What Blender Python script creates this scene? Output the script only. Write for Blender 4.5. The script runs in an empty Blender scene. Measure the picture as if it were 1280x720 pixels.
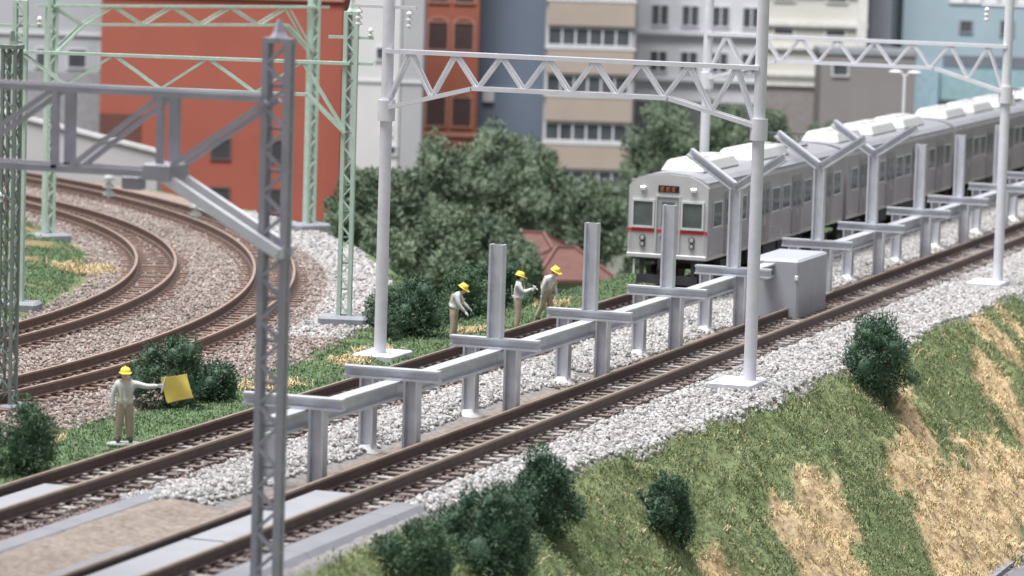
import bpy, bmesh, math, random
import numpy as np
from mathutils import Vector, Matrix
random.seed(7); rng = np.random.default_rng(7)
SC = bpy.context.scene
COL = SC.collection

# ------------------------------------------------------------------ camera, world, lamps, exposure
cam_d = bpy.data.cameras.new("camera"); cam = bpy.data.objects.new("camera", cam_d); COL.objects.link(cam)
CP = Vector((-90.0, -30.998, 13.328)); PIT, YAW, ROL = 0.10688, 1.23825, 0.030406
fw = Vector((math.cos(PIT)*math.sin(YAW), math.cos(PIT)*math.cos(YAW), -math.sin(PIT)))
rt = Vector((math.cos(YAW), -math.sin(YAW), 0)); upv = rt.cross(fw)
r2 = rt*math.cos(ROL)+upv*math.sin(ROL); u2 = -rt*math.sin(ROL)+upv*math.cos(ROL)
cam.matrix_world = Matrix(((r2.x, u2.x, -fw.x, CP.x), (r2.y, u2.y, -fw.y, CP.y), (r2.z, u2.z, -fw.z, CP.z), (0, 0, 0, 1)))
cam_d.sensor_width = 36; cam_d.lens = 4700/1280*36; cam_d.clip_start = 1; cam_d.clip_end = 3000
cam_d.dof.use_dof = True; cam_d.dof.focus_distance = 103; cam_d.dof.aperture_fstop = 0.56
SC.camera = cam
W = bpy.data.worlds.new("World"); SC.world = W; W.use_nodes = True
bg = W.node_tree.nodes['Background']; bg.inputs[0].default_value = (0.91, 0.93, 1.0, 1); bg.inputs[1].default_value = 0.52
def area(name, loc, tgt, size, power, col):
    d = bpy.data.lights.new(name, 'AREA'); d.shape = 'RECTANGLE'; d.size = size[0]; d.size_y = size[1]; d.energy = power; d.color = col
    o = bpy.data.objects.new(name, d); COL.objects.link(o); o.location = loc
    o.rotation_euler = (Vector(tgt)-Vector(loc)).to_track_quat('-Z', 'Y').to_euler(); return o
area("ceiling_lamp", (-5, 35, 190), (25, 4, 0), (90, 110), 1020000, (1.0, 0.99, 0.975))
SC.view_settings.view_transform = 'Standard'; SC.view_settings.look = 'None'
SC.view_settings.exposure = -0.13; SC.view_settings.gamma = 1
SC.render.engine = 'CYCLES'

# ------------------------------------------------------------------ materials
MATS = {}
def mat(name, col, rough=0.6, metal=0.0, var=0.12, scale=3.0, bump=0.0, bscale=20.0, col2=None, spec=None, world=False, emit=None):
    if name in MATS: return MATS[name]
    m = bpy.data.materials.new(name); m.use_nodes = True; nt = m.node_tree; N = nt.nodes; L = nt.links
    b = N['Principled BSDF']; b.inputs['Roughness'].default_value = rough; b.inputs['Metallic'].default_value = metal
    if spec is not None: b.inputs['Specular IOR Level'].default_value = spec
    if world:
        src = N.new('ShaderNodeNewGeometry').outputs['Position']
    else:
        src = N.new('ShaderNodeTexCoord').outputs['Object']
    n = N.new('ShaderNodeTexNoise'); n.inputs['Scale'].default_value = scale; n.inputs['Detail'].default_value = 5
    L.new(src, n.inputs['Vector'])
    r = N.new('ShaderNodeValToRGB'); r.color_ramp.elements[0].position = 0.3; r.color_ramp.elements[1].position = 0.7
    c2 = col2 or tuple(min(1, c*(1+var)) for c in col); c1 = col if col2 else tuple(c*(1-var) for c in col)
    r.color_ramp.elements[0].color = (*c1, 1); r.color_ramp.elements[1].color = (*c2, 1)
    L.new(n.outputs['Fac'], r.inputs[0]); L.new(r.outputs[0], b.inputs['Base Color'])
    if bump:
        n2 = N.new('ShaderNodeTexNoise'); n2.inputs['Scale'].default_value = bscale; n2.inputs['Detail'].default_value = 4
        L.new(src, n2.inputs['Vector']); bp = N.new('ShaderNodeBump'); bp.inputs['Strength'].default_value = bump
        bp.inputs['Distance'].default_value = 0.05; L.new(n2.outputs['Fac'], bp.inputs['Height']); L.new(bp.outputs[0], b.inputs['Normal'])
    if emit: b.inputs['Emission Color'].default_value = (*emit, 1); b.inputs['Emission Strength'].default_value = 1.0
    MATS[name] = m; return m
def inst_mat(name, cols, rough=0.8):
    """colour varies from piece to piece (Object Info random)"""
    m = bpy.data.materials.new(name); m.use_nodes = True; nt = m.node_tree; N = nt.nodes; L = nt.links
    b = N['Principled BSDF']; b.inputs['Roughness'].default_value = rough
    oi = N.new('ShaderNodeObjectInfo'); r = N.new('ShaderNodeValToRGB'); e = r.color_ramp.elements
    while len(e) < len(cols): e.new(0.5)
    for i, c in enumerate(cols): e[i].position = i/(len(cols)-1); e[i].color = (*c, 1)
    L.new(oi.outputs['Random'], r.inputs[0]); L.new(r.outputs[0], b.inputs['Base Color'])
    MATS[name] = m; return m
STEEL = mat('galvanised_paint', (0.60, 0.615, 0.665), 0.34, 0.3, 0.12, 2.2, 0.15, 25)
POLE = mat('pole_grey_paint', (0.69, 0.69, 0.75), 0.45, 0.0, 0.06, 3)
MAST = mat('mast_grey_paint', (0.37, 0.36, 0.42), 0.45, 0.1, 0.12, 2)
GREEN = mat('green_mast_paint', (0.50, 0.64, 0.56), 0.5, 0, 0.1, 3)
CONC = mat('concrete_base', (0.27, 0.285, 0.32), 0.7, 0, 0.12, 3, 0.2)
BOXM = mat('box_grey_plastic', (0.37, 0.385, 0.43), 0.5, 0, 0.07, 1.2)
RAIL = mat('rusty_rail_side', (0.085, 0.055, 0.05), 0.55, 0.1, 0.2, 5)
RAILT = mat('rail_head', (0.34, 0.27, 0.22), 0.4, 0.4, 0.15, 4)
RAILB = mat('brown_rail_side', (0.15, 0.10, 0.085), 0.6, 0.1, 0.2, 5)
RAILBT = mat('brown_rail_head', (0.33, 0.24, 0.20), 0.5, 0.2, 0.15, 4)
TIE = mat('sleeper_grey_brown', (0.15, 0.12, 0.11), 0.8, 0, 0.3, 3, 0.3)
TIEG = mat('sleeper_weathered_grey', (0.30, 0.28, 0.27), 0.8, 0, 0.3, 3, 0.3)
TIEB = mat('sleeper_rust_brown', (0.19, 0.13, 0.11), 0.8, 0, 0.25, 3, 0.3)
ROADBED = mat('grey_roadbed_plastic', (0.20, 0.20, 0.225), 0.55, 0, 0.08, 1.5)
DARK = mat('dark_underframe', (0.045, 0.045, 0.05), 0.7, 0, 0.3, 3)
TRAIN = mat('stainless_side', (0.43, 0.415, 0.43), 0.34, 0.55, 0.12, 0.8)
TFACE = mat('train_face_grey', (0.54, 0.54, 0.55), 0.42, 0.15, 0.05, 1.5)
TROOF = mat('train_roof_grey', (0.27, 0.27, 0.30), 0.6, 0, 0.08, 1.5)
ACM = mat('white_roof_unit', (0.56, 0.57, 0.57), 0.5, 0, 0.05, 2)
RED = mat('red_stripe', (0.52, 0.04, 0.045), 0.45, 0, 0.05, 3)
GLASS = mat('window_glass', (0.045, 0.06, 0.06), 0.12, 0, 0.3, 1.0)
RUB = mat('window_seal', (0.62, 0.62, 0.63), 0.4, 0, 0.05, 3)
LAMP = mat('chrome_lens', (0.75, 0.75, 0.78), 0.15, 0.5, 0.05, 3)
YEL = mat('yellow_paint', (0.88, 0.70, 0.10), 0.4, 0, 0.06, 6)
FLAGM = mat('yellow_flag_cloth', (0.92, 0.75, 0.17), 0.5, 0, 0.06, 2.5)
SHIRT = mat('grey_shirt', (0.60, 0.61, 0.60), 0.6, 0, 0.12, 9)
TROUS = mat('khaki_trousers', (0.46, 0.375, 0.29), 0.65, 0, 0.14, 7)
SKIN = mat('skin_paint', (0.66, 0.47, 0.38), 0.55, 0, 0.06, 8)
GLOVE = mat('white_glove', (0.74, 0.74, 0.74), 0.5, 0, 0.04, 6)
BOOT = mat('dark_boot', (0.055, 0.06, 0.05), 0.5, 0, 0.15, 8)
HAIRM = mat('dark_hair', (0.03, 0.02, 0.015), 0.6, 0, 0.1, 8)
VESTM = mat('vest_strap', (0.62, 0.60, 0.42), 0.5, 0, 0.08, 8)
INSU = mat('white_insulator', (0.80, 0.82, 0.83), 0.3, 0, 0.05, 4)
BARK = mat('bark', (0.10, 0.07, 0.05), 0.9, 0, 0.3, 6)
LEAFD = mat('foliage_dark_green', (0.038, 0.085, 0.052), 0.8, 0, 0, 2.2, col2=(0.095, 0.165, 0.10), world=True)
LEAFM = mat('foliage_mid_green', (0.045, 0.095, 0.055), 0.8, 0, 0, 1.8, col2=(0.11, 0.185, 0.10), world=True)
LEAFB = mat('foliage_grey_green', (0.11, 0.15, 0.105), 0.85, 0, 0, 0.5, col2=(0.215, 0.275, 0.185), world=True)  # lighter and greyer than the near leaves: background haze put into the colour
GLUE = mat('white_glue', (0.75, 0.76, 0.78), 0.35, 0, 0.05, 3)

# ------------------------------------------------------------------ helpers
def tag(o, label=None, cat=None, group=None, kind=None):
    if label: o['label'] = label
    if cat: o['category'] = cat
    if group: o['group'] = group
    if kind: o['kind'] = kind
    return o
def empty(name, loc, rz=0):
    o = bpy.data.objects.new(name, None); COL.objects.link(o); o.location = loc; o.rotation_euler = (0, 0, rz); o.empty_display_size = .3; return o
class MB:
    def __init__(s): s.v = []; s.f = []; s.m = []
    def add(s, vs, fs, mi=0):
        b = len(s.v); s.v += [tuple(v) for v in vs]; s.f += [tuple(b+i for i in f) for f in fs]; s.m += [mi]*len(fs)
    def hexa(s, p, mi=0):
        s.add(p, [(0,3,2,1),(4,5,6,7),(0,1,5,4),(1,2,6,5),(2,3,7,6),(3,0,4,7)], mi)
    def box(s, x0, x1, y0, y1, z0, z1, mi=0):
        s.hexa([(x0,y0,z0),(x1,y0,z0),(x1,y1,z0),(x0,y1,z0),(x0,y0,z1),(x1,y0,z1),(x1,y1,z1),(x0,y1,z1)], mi)
    def prism(s, prof, p0, p1, up=(0,0,1), mi=0, prof1=None):
        """extrude closed profile (a,b): a along side axis, b along up, from p0 to p1"""
        p0 = Vector(p0); p1 = Vector(p1); d = (p1-p0).normalized(); up = Vector(up); sd = d.cross(up).normalized(); u = sd.cross(d).normalized()
        prof1 = prof1 or prof; n = len(prof)
        vs = [p0+sd*a+u*b for a, b in prof]+[p1+sd*a+u*b for a, b in prof1]
        fs = [(i, (i+1) % n, (i+1) % n+n, i+n) for i in range(n)]+[tuple(range(n))[::-1], tuple(range(n, 2*n))]
        s.add(vs, fs, mi)
    def bar(s, p0, p1, w, h=None, up=(0,0,1), mi=0):
        h = h or w; a = w/2; b = h/2
        if abs((Vector(p1)-Vector(p0)).normalized().dot(Vector(up))) > .98: up = (1, 0, 0)
        s.prism([(-a,-b),(a,-b),(a,b),(-a,b)], p0, p1, up, mi)
    def ibeam(s, p0, p1, h, w, up=(0,0,1), t=.045, tw=.05, mi=0):
        a = w/2; b = h/2; c = tw/2
        s.prism([(-a,-b),(a,-b),(a,-b+t),(c,-b+t),(c,b-t),(a,b-t),(a,b),(-a,b),(-a,b-t),(-c,b-t),(-c,-b+t),(-a,-b+t)], p0, p1, up, mi)
    def tube(s, p0, p1, r0, r1=None, n=12, mi=0):
        r1 = r0 if r1 is None else r1
        up = (0,0,1) if abs((Vector(p1)-Vector(p0)).normalized().z) < .9 else (1,0,0)
        s.prism([(r0*math.cos(2*math.pi*i/n), r0*math.sin(2*math.pi*i/n)) for i in range(n)], p0, p1, up, mi,
                [(r1*math.cos(2*math.pi*i/n), r1*math.sin(2*math.pi*i/n)) for i in range(n)])
    def lathe(s, c, prof, n=16, mi=0, sx=1, sy=1):
        """prof list of (r,z)"""
        vs = []; fs = []
        for r, z in prof:
            for i in range(n):
                a = 2*math.pi*i/n; vs.append((c[0]+r*sx*math.cos(a), c[1]+r*sy*math.sin(a), c[2]+z))
        for k in range(len(prof)-1):
            for i in range(n):
                j = (i+1) % n; fs.append((k*n+i, k*n+j, (k+1)*n+j, (k+1)*n+i))
        fs += [tuple(range(n))[::-1], tuple(range((len(prof)-1)*n, len(prof)*n))]
        s.add(vs, fs, mi)
    def blob(s, c, rx, ry, rz, n=8, m=6, mi=0, jit=0):
        vs = [(c[0], c[1], c[2]-rz)]; fs = []
        for k in range(1, m):
            t = math.pi*k/m
            for i in range(n):
                a = 2*math.pi*i/n; j = 1+random.uniform(-jit, jit)
                vs.append((c[0]+rx*j*math.sin(t)*math.cos(a), c[1]+ry*j*math.sin(t)*math.sin(a), c[2]-rz*j*math.cos(t)))
        vs.append((c[0], c[1], c[2]+rz)); T = len(vs)-1
        for i in range(n):
            j = (i+1) % n; fs.append((0, 1+j, 1+i)); fs.append((T, T-n+i, T-n+j))
            for k in range(m-2): fs.append((1+k*n+i, 1+k*n+j, 1+(k+1)*n+j, 1+(k+1)*n+i))
        s.add(vs, fs, mi)
    def mesh(s, name, mats, smooth=False, bevel=0):
        me = bpy.data.meshes.new(name); me.from_pydata(s.v, [], s.f)
        for m in (mats if isinstance(mats, (list, tuple)) else [mats]): me.materials.append(m)
        me.polygons.foreach_set('material_index', s.m)
        if bevel:
            bm = bmesh.new(); bm.from_mesh(me)
            bmesh.ops.bevel(bm, geom=[e for e in bm.edges], offset=bevel, segments=1, affect='EDGES', clamp_overlap=True)
            bm.to_mesh(me); bm.free()
        if smooth:
            me.polygons.foreach_set('use_smooth', [True]*len(me.polygons)); me.update(); me.set_sharp_from_angle(angle=math.radians(61))
        me.update(); return me
    def build(s, name, mats, parent=None, smooth=False, bevel=0):
        o = bpy.data.objects.new(name, s.mesh(name, mats, smooth, bevel)); COL.objects.link(o)
        if parent: o.parent = parent
        return o
def link(name, me, parent=None, loc=(0,0,0), rz=0, kind=None):
    o = bpy.data.objects.new(name, me); COL.objects.link(o); o.location = loc; o.rotation_euler = (0, 0, rz)
    if parent: o.parent = parent
    if kind: o['kind'] = kind
    return o
def copy_tree(o, parent=None):
    c = o.copy(); COL.objects.link(c); c.parent = parent
    for ch in o.children: copy_tree(ch, c)
    return c
def vnoise(x, y, f, seed=0):
    """smooth value noise, vectorised, 0..1"""
    x = np.asarray(x)*f+seed*17.3; y = np.asarray(y)*f+seed*9.1
    xi = np.floor(x).astype(int); yi = np.floor(y).astype(int); fx = x-xi; fy = y-yi
    fx = fx*fx*(3-2*fx); fy = fy*fy*(3-2*fy)
    def h(a, b):
        n = (a*374761393+b*668265263+seed*1274126177) & 0x7fffffff
        n = ((n ^ (n >> 13))*1274126177) & 0x7fffffff
        return ((n ^ (n >> 16)) & 0xffff)/65535.0
    return (h(xi, yi)*(1-fx)+h(xi+1, yi)*fx)*(1-fy)+(h(xi, yi+1)*(1-fx)+h(xi+1, yi+1)*fx)*fy

# ------------------------------------------------------------------ terrain
C1 = (5.6, 74.0, 55.9); C2 = (0.7, 84.0, 71.1)
G = 1.35; FT = 4.41
def ye(x): return np.interp(x, [-30, -14, -11, 6, 41, 60], [-2.9, -3.0, -3.15, -4.6, -4.9, -5.0])+ (vnoise(x, 0*x, .6, 3)-.5)*.5
def dC(x, y, C): return np.hypot(x-C[0], y-C[1])
def base_h(x, y):
    x = np.asarray(x, float); y = np.asarray(y, float)
    e = ye(x)
    far1 = y-8.6-(vnoise(x, y*0, .3, 5)-.5)*.5; far2 = dC(x, y, C2)-75.3
    d = np.minimum(far1, far2); d = np.where((x > 62) , far1, d)
    h = np.full(x.shape, -.42)
    # ballast crown between the straight tracks, trough with brown mortar behind the near track
    h += .16*np.exp(-((y-2.3)/.75)**2)*((x > -24))
    h += np.where((y > 6.4) & (y < 8.6), .06, 0)
    inner = dC(x, y, C1)
    h += np.where(inner < 53.6, .25*np.clip((53.6-inner)/2, 0, 1)*1.3, 0)
    sl = np.clip(d, 0, None)
    h = h-np.minimum(.75*sl, 9.2)
    s = np.clip(e-y, 0, None)
    drop = .93*s
    lim = 5.3
    h = h-np.where(y < 0, np.minimum(drop, lim), 0)
    return h
def rough(x, y):
    s = np.clip(ye(x)-y, 0, 1)
    g = s*((vnoise(x*1.0+y*.25, y*.5, .9, 11)-.5)*.95+(vnoise(x, y, 2.1, 12)-.5)*.34+(vnoise(x, y, 4.5, 13)-.5)*.2)
    t = np.clip((-5.2-base_h(x, y))*-2, 0, 1)
    return g*np.where(y < -4, t, 1)+(vnoise(x, y, 3.1, 14)-.5)*.05
def hz(x, y): return base_h(x, y)+rough(x, y)
def straw(x, y):
    """0 green turf, 1 straw coloured earth; streaks running down the bank"""
    v = vnoise(x+y*.1, y*.5, 1.1, 22)*.5+vnoise(x, y, 3.5, 23)*.2+vnoise(x, y, 8, 24)*.12
    d = np.full(np.shape(x), 9.0)
    def seg(a, b, r):
        ax, ay, bx, by = *a, *b; ux, uy = bx-ax, by-ay; t = np.clip(((x-ax)*ux+(y-ay)*uy)/(ux*ux+uy*uy), 0, 1)
        return np.hypot((x-ax-t*ux)*.62, y-ay-t*uy)-r*1.15
    for a, b, r in STRAW: d = np.minimum(d, seg(a, b, r))
    for a, b, r in TURF_STREAK: d = np.maximum(d, -seg(a, b, r))
    return np.clip(((v-.36)*1.2-d)*4+.55, 0, 1)
STRAW = [((18.6,-5.7),(16.6,-6.9),.22),((16.6,-6.9),(12.1,-7.4),.42),((14.2,-7.5),(11.0,-9.4),.8),((20.1,-8.4),(11.6,-9.5),.85),((29.2,-6.3),(22.3,-8.65),.62),((32.1,-4.95),(32.4,-6.2),.25),
         ((5.6,-6.9),(2.4,-8.2),.6),((1.5,-7.3),(.6,-8.6),.6),((27.9,-7.45),(20.4,-9.3),.75),((21.8,-7.6),(18.9,-8.6),.5),((36.,-5.3),(35.4,-6.3),.5),((-3.5,-6.6),(-5.5,-7.8),.25),((42,-5.8),(38,-8),.6)]
TURF_STREAK = [((22.6,-6.5),(17.6,-8.0),.30),((25.2,-7.3),(24.2,-8.1),.22),((9.5,-7.0),(6.0,-9.6),.35)]
# zones for ballast
def zone_color(x, y):
    c = np.zeros(x.shape+(3,)); 
    n = vnoise(x, y, .8, 31)[..., None]; n2 = vnoise(x, y, 4, 32)[..., None]
    green = np.array([.13, .175, .08])*(1-n)+np.array([.215, .25, .125])*n
    green2 = np.array([.09, .145, .07])*(1-n)+np.array([.14, .20, .10])*n
    str_ = np.array([.46, .34, .20])*(1-n2)+np.array([.58, .45, .29])*n2
    earth = np.array([.18, .15, .13])*(1-n2)+np.array([.255, .215, .19])*n2
    white = np.array([.21, .20, .20])+0*n
    brown = np.array([.25, .18, .16])*(1-n2)+np.array([.35, .27, .245])*n2
    dark = np.array([.09, .06, .055])+0*n
    c[:] = green2
    st = straw(x, y)[..., None]; bank = (y < ye(x)-.1)[..., None]
    c = np.where(bank, green*(1-st)+str_*st, c)
    near = ((y >= ye(x)-.1) & (y < -1.9))[..., None]; c = np.where(near, white, c)
    trk = ((y >= -1.9) & (y < .35))[..., None]; c = np.where(trk, dark*1.6, c)
    br = ((y >= .25) & (y < 1.35+.25*vnoise(x, y, .5, 33)))[..., None]; c = np.where(br, earth, c)
    mid = ((y >= 1.15) & (y < 3.6))[..., None]; c = np.where(mid, white*.9, c)
    left = ((x < -15.5) & (y > .25) & (y < 3.4))[..., None]; c = np.where(left, earth, c)
    ft = ((y >= 3.6) & (y < 6.35))[..., None]; c = np.where(ft, dark*1.5, c)
    d1 = dC(x, y, C1); d2 = dC(x, y, C2)
    z5 = ((y > 8.9) & (d2 < 75.0) & (d1 > 53.4+.8*vnoise(x, y, .5, 34)) )[..., None]
    c = np.where(z5, brown, c)
    rb = (((np.abs(d1-C1[2]) < 1.05) | (np.abs(d2-C2[2]) < 1.05)) & (y > 9))[..., None]; c = np.where(rb, np.array([.18, .125, .105])*(.85+.3*n2), c)
    z6 = ((d1 <= 53.4+.8*vnoise(x, y, .5, 34)) & (y > 14))[..., None]; m6 = np.clip((vnoise(x, y, .45, 36)-.35)*3+(vnoise(x, y, 2.2, 37)-.5)*.9, 0, 1)[..., None]
    c = np.where(z6, green2*.9*m6+np.array([.20, .165, .09])*(.7+.6*n2)*(1-m6), c)
    return c
def sheet(name, xs, ys, hfun, mats, kind='structure'):
    X, Y = np.meshgrid(xs, ys); Z = hfun(X, Y); nx, ny = len(xs), len(ys)
    v = np.stack([X, Y, Z], -1).reshape(-1, 3)
    i = np.arange(nx*ny).reshape(ny, nx)
    f = np.stack([i[:-1, :-1], i[:-1, 1:], i[1:, 1:], i[1:, :-1]], -1).reshape(-1, 4)
    me = bpy.data.meshes.new(name); me.vertices.add(len(v)); me.vertices.foreach_set('co', v.ravel())
    me.loops.add(f.size); me.loops.foreach_set('vertex_index', f.ravel().astype(np.int32))
    me.polygons.add(len(f)); me.polygons.foreach_set('loop_start', np.arange(0, f.size, 4, dtype=np.int32))
    me.update(calc_edges=True); me.polygons.foreach_set('use_smooth', [True]*len(f))
    ca = me.color_attributes.new('soil', 'FLOAT_COLOR', 'POINT')
    c = zone_color(X, Y).reshape(-1, 3); ca.data.foreach_set('color', np.c_[c, np.ones(len(c))].ravel())
    me.materials.append(mats); o = bpy.data.objects.new(name, me); COL.objects.link(o); o['kind'] = kind; return o
def soil_mat():
    m = bpy.data.materials.new('soil_and_turf'); m.use_nodes = True; nt = m.node_tree; N = nt.nodes; L = nt.links
    b = N['Principled BSDF']; b.inputs['Roughness'].default_value = .92; b.inputs['Specular IOR Level'].default_value = .2
    a = N.new('ShaderNodeVertexColor'); a.layer_name = 'soil'
    g = N.new('ShaderNodeNewGeometry'); n = N.new('ShaderNodeTexNoise'); n.inputs['Scale'].default_value = 7; n.inputs['Detail'].default_value = 8
    L.new(g.outputs['Position'], n.inputs['Vector'])
    mr = N.new('ShaderNodeMapRange'); mr.inputs[1].default_value = .3; mr.inputs[2].default_value = .7; mr.inputs[3].default_value = .72; mr.inputs[4].default_value = 1.25
    L.new(n.outputs['Fac'], mr.inputs[0])
    mx = N.new('ShaderNodeVectorMath'); mx.operation = 'SCALE'; L.new(a.outputs[0], mx.inputs[0]); L.new(mr.outputs[0], mx.inputs['Scale'])
    L.new(mx.outputs[0], b.inputs['Base Color'])
    bp = N.new('ShaderNodeBump'); bp.inputs['Strength'].default_value = .6; bp.inputs['Distance'].default_value = .06
    L.new(n.outputs['Fac'], bp.inputs['Height']); L.new(bp.outputs[0], b.inputs['Normal']); return m
SOIL = soil_mat()
ys = np.concatenate([np.arange(-17, -11, .6), np.arange(-11, -2.4, .11), np.arange(-2.4, 8.4, .22), np.arange(8.4, 28, .4), np.arange(28, 62, 1.0)])
xs = np.concatenate([np.arange(-60, -32, 1.4), np.arange(-32, 40, .14), np.arange(40, 70, .4), np.arange(70, 125, 1.5)])
sheet('embankment_terrain', xs, ys, hz, SOIL)
# city level and the low ground at the foot of the bank, out to the horizon
gm = mat('city_ground_dust', (0.17, 0.18, 0.15), .95, 0, .3, .15, world=True)
g = MB(); g.box(-60, 125, -1500, -16.9, -6.6, -5.76)
g.build('ground', mat('low_ground_turf', (.10, .135, .05), .95, 0, .25, .4, world=True))['kind'] = 'structure'
g = MB(); g.box(-1500, 2500, -1500, 2500, -9.9, -9.55); g.build('city_ground', gm)['kind'] = 'structure'
rd = MB(); rd.box(-60, 125, -16.8, -10.2, -6.4, -5.56)
rd.build('road', mat('asphalt', (.16, .16, .175), .8, 0, .12, 2, .2, 30, world=True))['kind'] = 'structure'
kb = MB(); kb.box(-60, 125, -10.2, -9.95, -6.4, -5.43); kb.build('kerb', mat('kerb_concrete', (.24, .24, .27), .7, 0, .1, 3))['kind'] = 'structure'

# ------------------------------------------------------------------ scattered stuff: ballast stones, turf fibres
def scatter(name, pts, protos, smin, smax, tilt=True, label=None, seed=1, parent=None):
    me = bpy.data.meshes.new(name); me.vertices.add(len(pts)); me.vertices.foreach_set('co', np.asarray(pts, np.float32).ravel()); me.update()
    o = bpy.data.objects.new(name, me); COL.objects.link(o); o['kind'] = 'stuff'
    if label: o['label'] = label
    pc = bpy.data.collections.new(name+'_kinds')
    for p in protos: pc.objects.link(p)
    ng = bpy.data.node_groups.new(name, 'GeometryNodeTree')
    ng.interface.new_socket('Geometry', in_out='INPUT', socket_type='NodeSocketGeometry'); ng.interface.new_socket('Geometry', in_out='OUTPUT', socket_type='NodeSocketGeometry')
    N = ng.nodes; L = ng.links; gi = N.new('NodeGroupInput'); go = N.new('NodeGroupOutput')
    ip = N.new('GeometryNodeInstanceOnPoints'); ci = N.new('GeometryNodeCollectionInfo'); ci.inputs[0].default_value = pc; ci.inputs['Separate Children'].default_value = True; ci.inputs['Reset Children'].default_value = True
    m2p = N.new('GeometryNodeMeshToPoints')
    rr = N.new('FunctionNodeRandomValue'); rr.data_type = 'FLOAT_VECTOR'; rr.inputs['Seed'].default_value = seed
    a = 3.14159 if tilt else .35
    rr.inputs[0].default_value = (-a, -a, -3.14); rr.inputs[1].default_value = (a, a, 3.14)
    rs = N.new('FunctionNodeRandomValue'); rs.data_type = 'FLOAT'; rs.inputs['Seed'].default_value = seed+5
    rs.inputs[2].default_value = smin; rs.inputs[3].default_value = smax
    ri = N.new('FunctionNodeRandomValue'); ri.data_type = 'INT'; ri.inputs[4].default_value = 0; ri.inputs[5].default_value = len(protos)-1; ri.inputs['Seed'].default_value = seed+9
    L.new(gi.outputs[0], m2p.inputs[0]); L.new(m2p.outputs[0], ip.inputs['Points']); L.new(ci.outputs[0], ip.inputs['Instance']); ip.inputs['Pick Instance'].default_value = True
    L.new(ri.outputs[2], ip.inputs['Instance Index']); L.new(rr.outputs[0], ip.inputs['Rotation']); L.new(rs.outputs[1], ip.inputs['Scale']); L.new(ip.outputs[0], go.inputs[0])
    md = o.modifiers.new('scatter', 'NODES'); md.node_group = ng; return o
def stones(matn, cols, k=5):
    m = inst_mat(matn, cols, .75); r = []
    for i in range(k):
        b = MB(); b.blob((0, 0, 0), .5, random.uniform(.34, .48), random.uniform(.26, .4), 6, 4, 0, .22)
        r.append(bpy.data.objects.new('stone', b.mesh('stone', m)))
    return r
def pts_in(x0, x1, y0, y1, dens, mask, lift=.03, jit=.03):
    n = int((x1-x0)*(y1-y0)*dens); x = rng.uniform(x0, x1, n); y = rng.uniform(y0, y1, n); k = mask(x, y); x = x[k]; y = y[k]
    return np.stack([x, y, hz(x, y)+lift+rng.uniform(-jit, jit, len(x))], -1)
WS = stones('ballast_white', [(.17, .16, .155), (.38, .37, .37), (.50, .49, .49), (.42, .405, .40), (.26, .245, .24), (.56, .55, .55)])
DS = stones('ballast_dark', [(.12, .09, .085), (.20, .16, .15), (.30, .26, .25), (.17, .13, .12), (.42, .38, .36)])
PS = stones('ballast_pink', [(.18, .145, .13), (.26, .215, .195), (.34, .29, .27), (.22, .175, .155), (.46, .41, .39)])
edge_n = lambda x, y: (vnoise(x, y, .9, 41)-.5)*.5
a = pts_in(-13.5, 62, -5.3, -1.95, 105, lambda x, y: (y > ye(x)-.12+edge_n(x, y)*.9) & (y < -1.95))
scatter('shoulder_ballast', a, WS, .10, .21, label='pale grey ballast on the shoulder of the near track', seed=2)
a = pts_in(-15.5, 80, .9, 3.75, 110, lambda x, y: (y > np.where(x < 7, 1.5, 1.05)+edge_n(x, y)*.7) & (vnoise(x, y, .7, 43) > .14))
scatter('middle_ballast', a, WS, .10, .19, label='pale grey ballast under the new platform frames', seed=3)
a = pts_in(-30, 80, -1.95, .35, 42, lambda x, y: (y > -1.95))
b = pts_in(-40, 80, 3.5, 6.45, 42, lambda x, y: y > 3.5)
scatter('track_ballast', np.concatenate([a, b]), DS, .07, .14, label='grey brown ballast between the rails of the straight tracks', seed=4)
def curve_mask(x, y):
    d1 = dC(x, y, C1); d2 = dC(x, y, C2)
    onbed = (np.abs(d1-C1[2]) < 1.0) | (np.abs(d2-C2[2]) < 1.0)
    return (y > 8.9) & (d2 < 75.0+edge_n(x, y)) & (d1 > 53.7+edge_n(x, y)) & (~onbed | (rng.random(x.shape) < .22))
a = pts_in(-30, 66, 8.8, 50, 55, lambda x, y: curve_mask(x, y) & ((dC(x, y, C2) < 73.2) | (x < 14)))
scatter('curve_ballast', a, PS, .08, .165, label='pinkish brown ballast around the two curved tracks', seed=5)
a = pts_in(14, 52, 8.8, 35, 75, lambda x, y: curve_mask(x, y) & (dC(x, y, C2) >= 72.9))
scatter('curve_edge_ballast', a, WS, .10, .2, label='light ballast along the outside of the outer curved track', seed=6)
def tuft(matn, cols, n, l, w, k=4, spread=.09, lie=.75):
    m = inst_mat(matn, cols, .8); r = []
    for i in range(k):
        b = MB()
        for j in range(n):
            a0 = random.uniform(0, 6.28); px, py = random.gauss(0, spread), random.gauss(0, spread); ll = l*random.uniform(.6, 1.2); t = random.uniform(.25, 1)*lie
            dx, dy = math.cos(a0), math.sin(a0); sx, sy = -dy*w/2, dx*w/2
            p1 = (px+dx*ll*.45*t, py+dy*ll*.45*t, ll*.5); p2 = (px+dx*ll*t, py+dy*ll*t, ll*(1-.55*t))
            b.add([(px-sx, py-sy, -.02), (px+sx, py+sy, -.02), (p1[0]+sx, p1[1]+sy, p1[2]), (p1[0]-sx, p1[1]-sy, p1[2]), p2], [(0, 1, 2, 3), (3, 2, 4)])
        r.append(bpy.data.objects.new('tuft', b.mesh('tuft', m)))
    return r
TG = tuft('turf_fibre', [(.13, .18, .08), (.18, .225, .105), (.235, .27, .135), (.15, .20, .09), (.36, .36, .19)], 9, .12, .024, spread=.12, lie=1.35)
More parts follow.
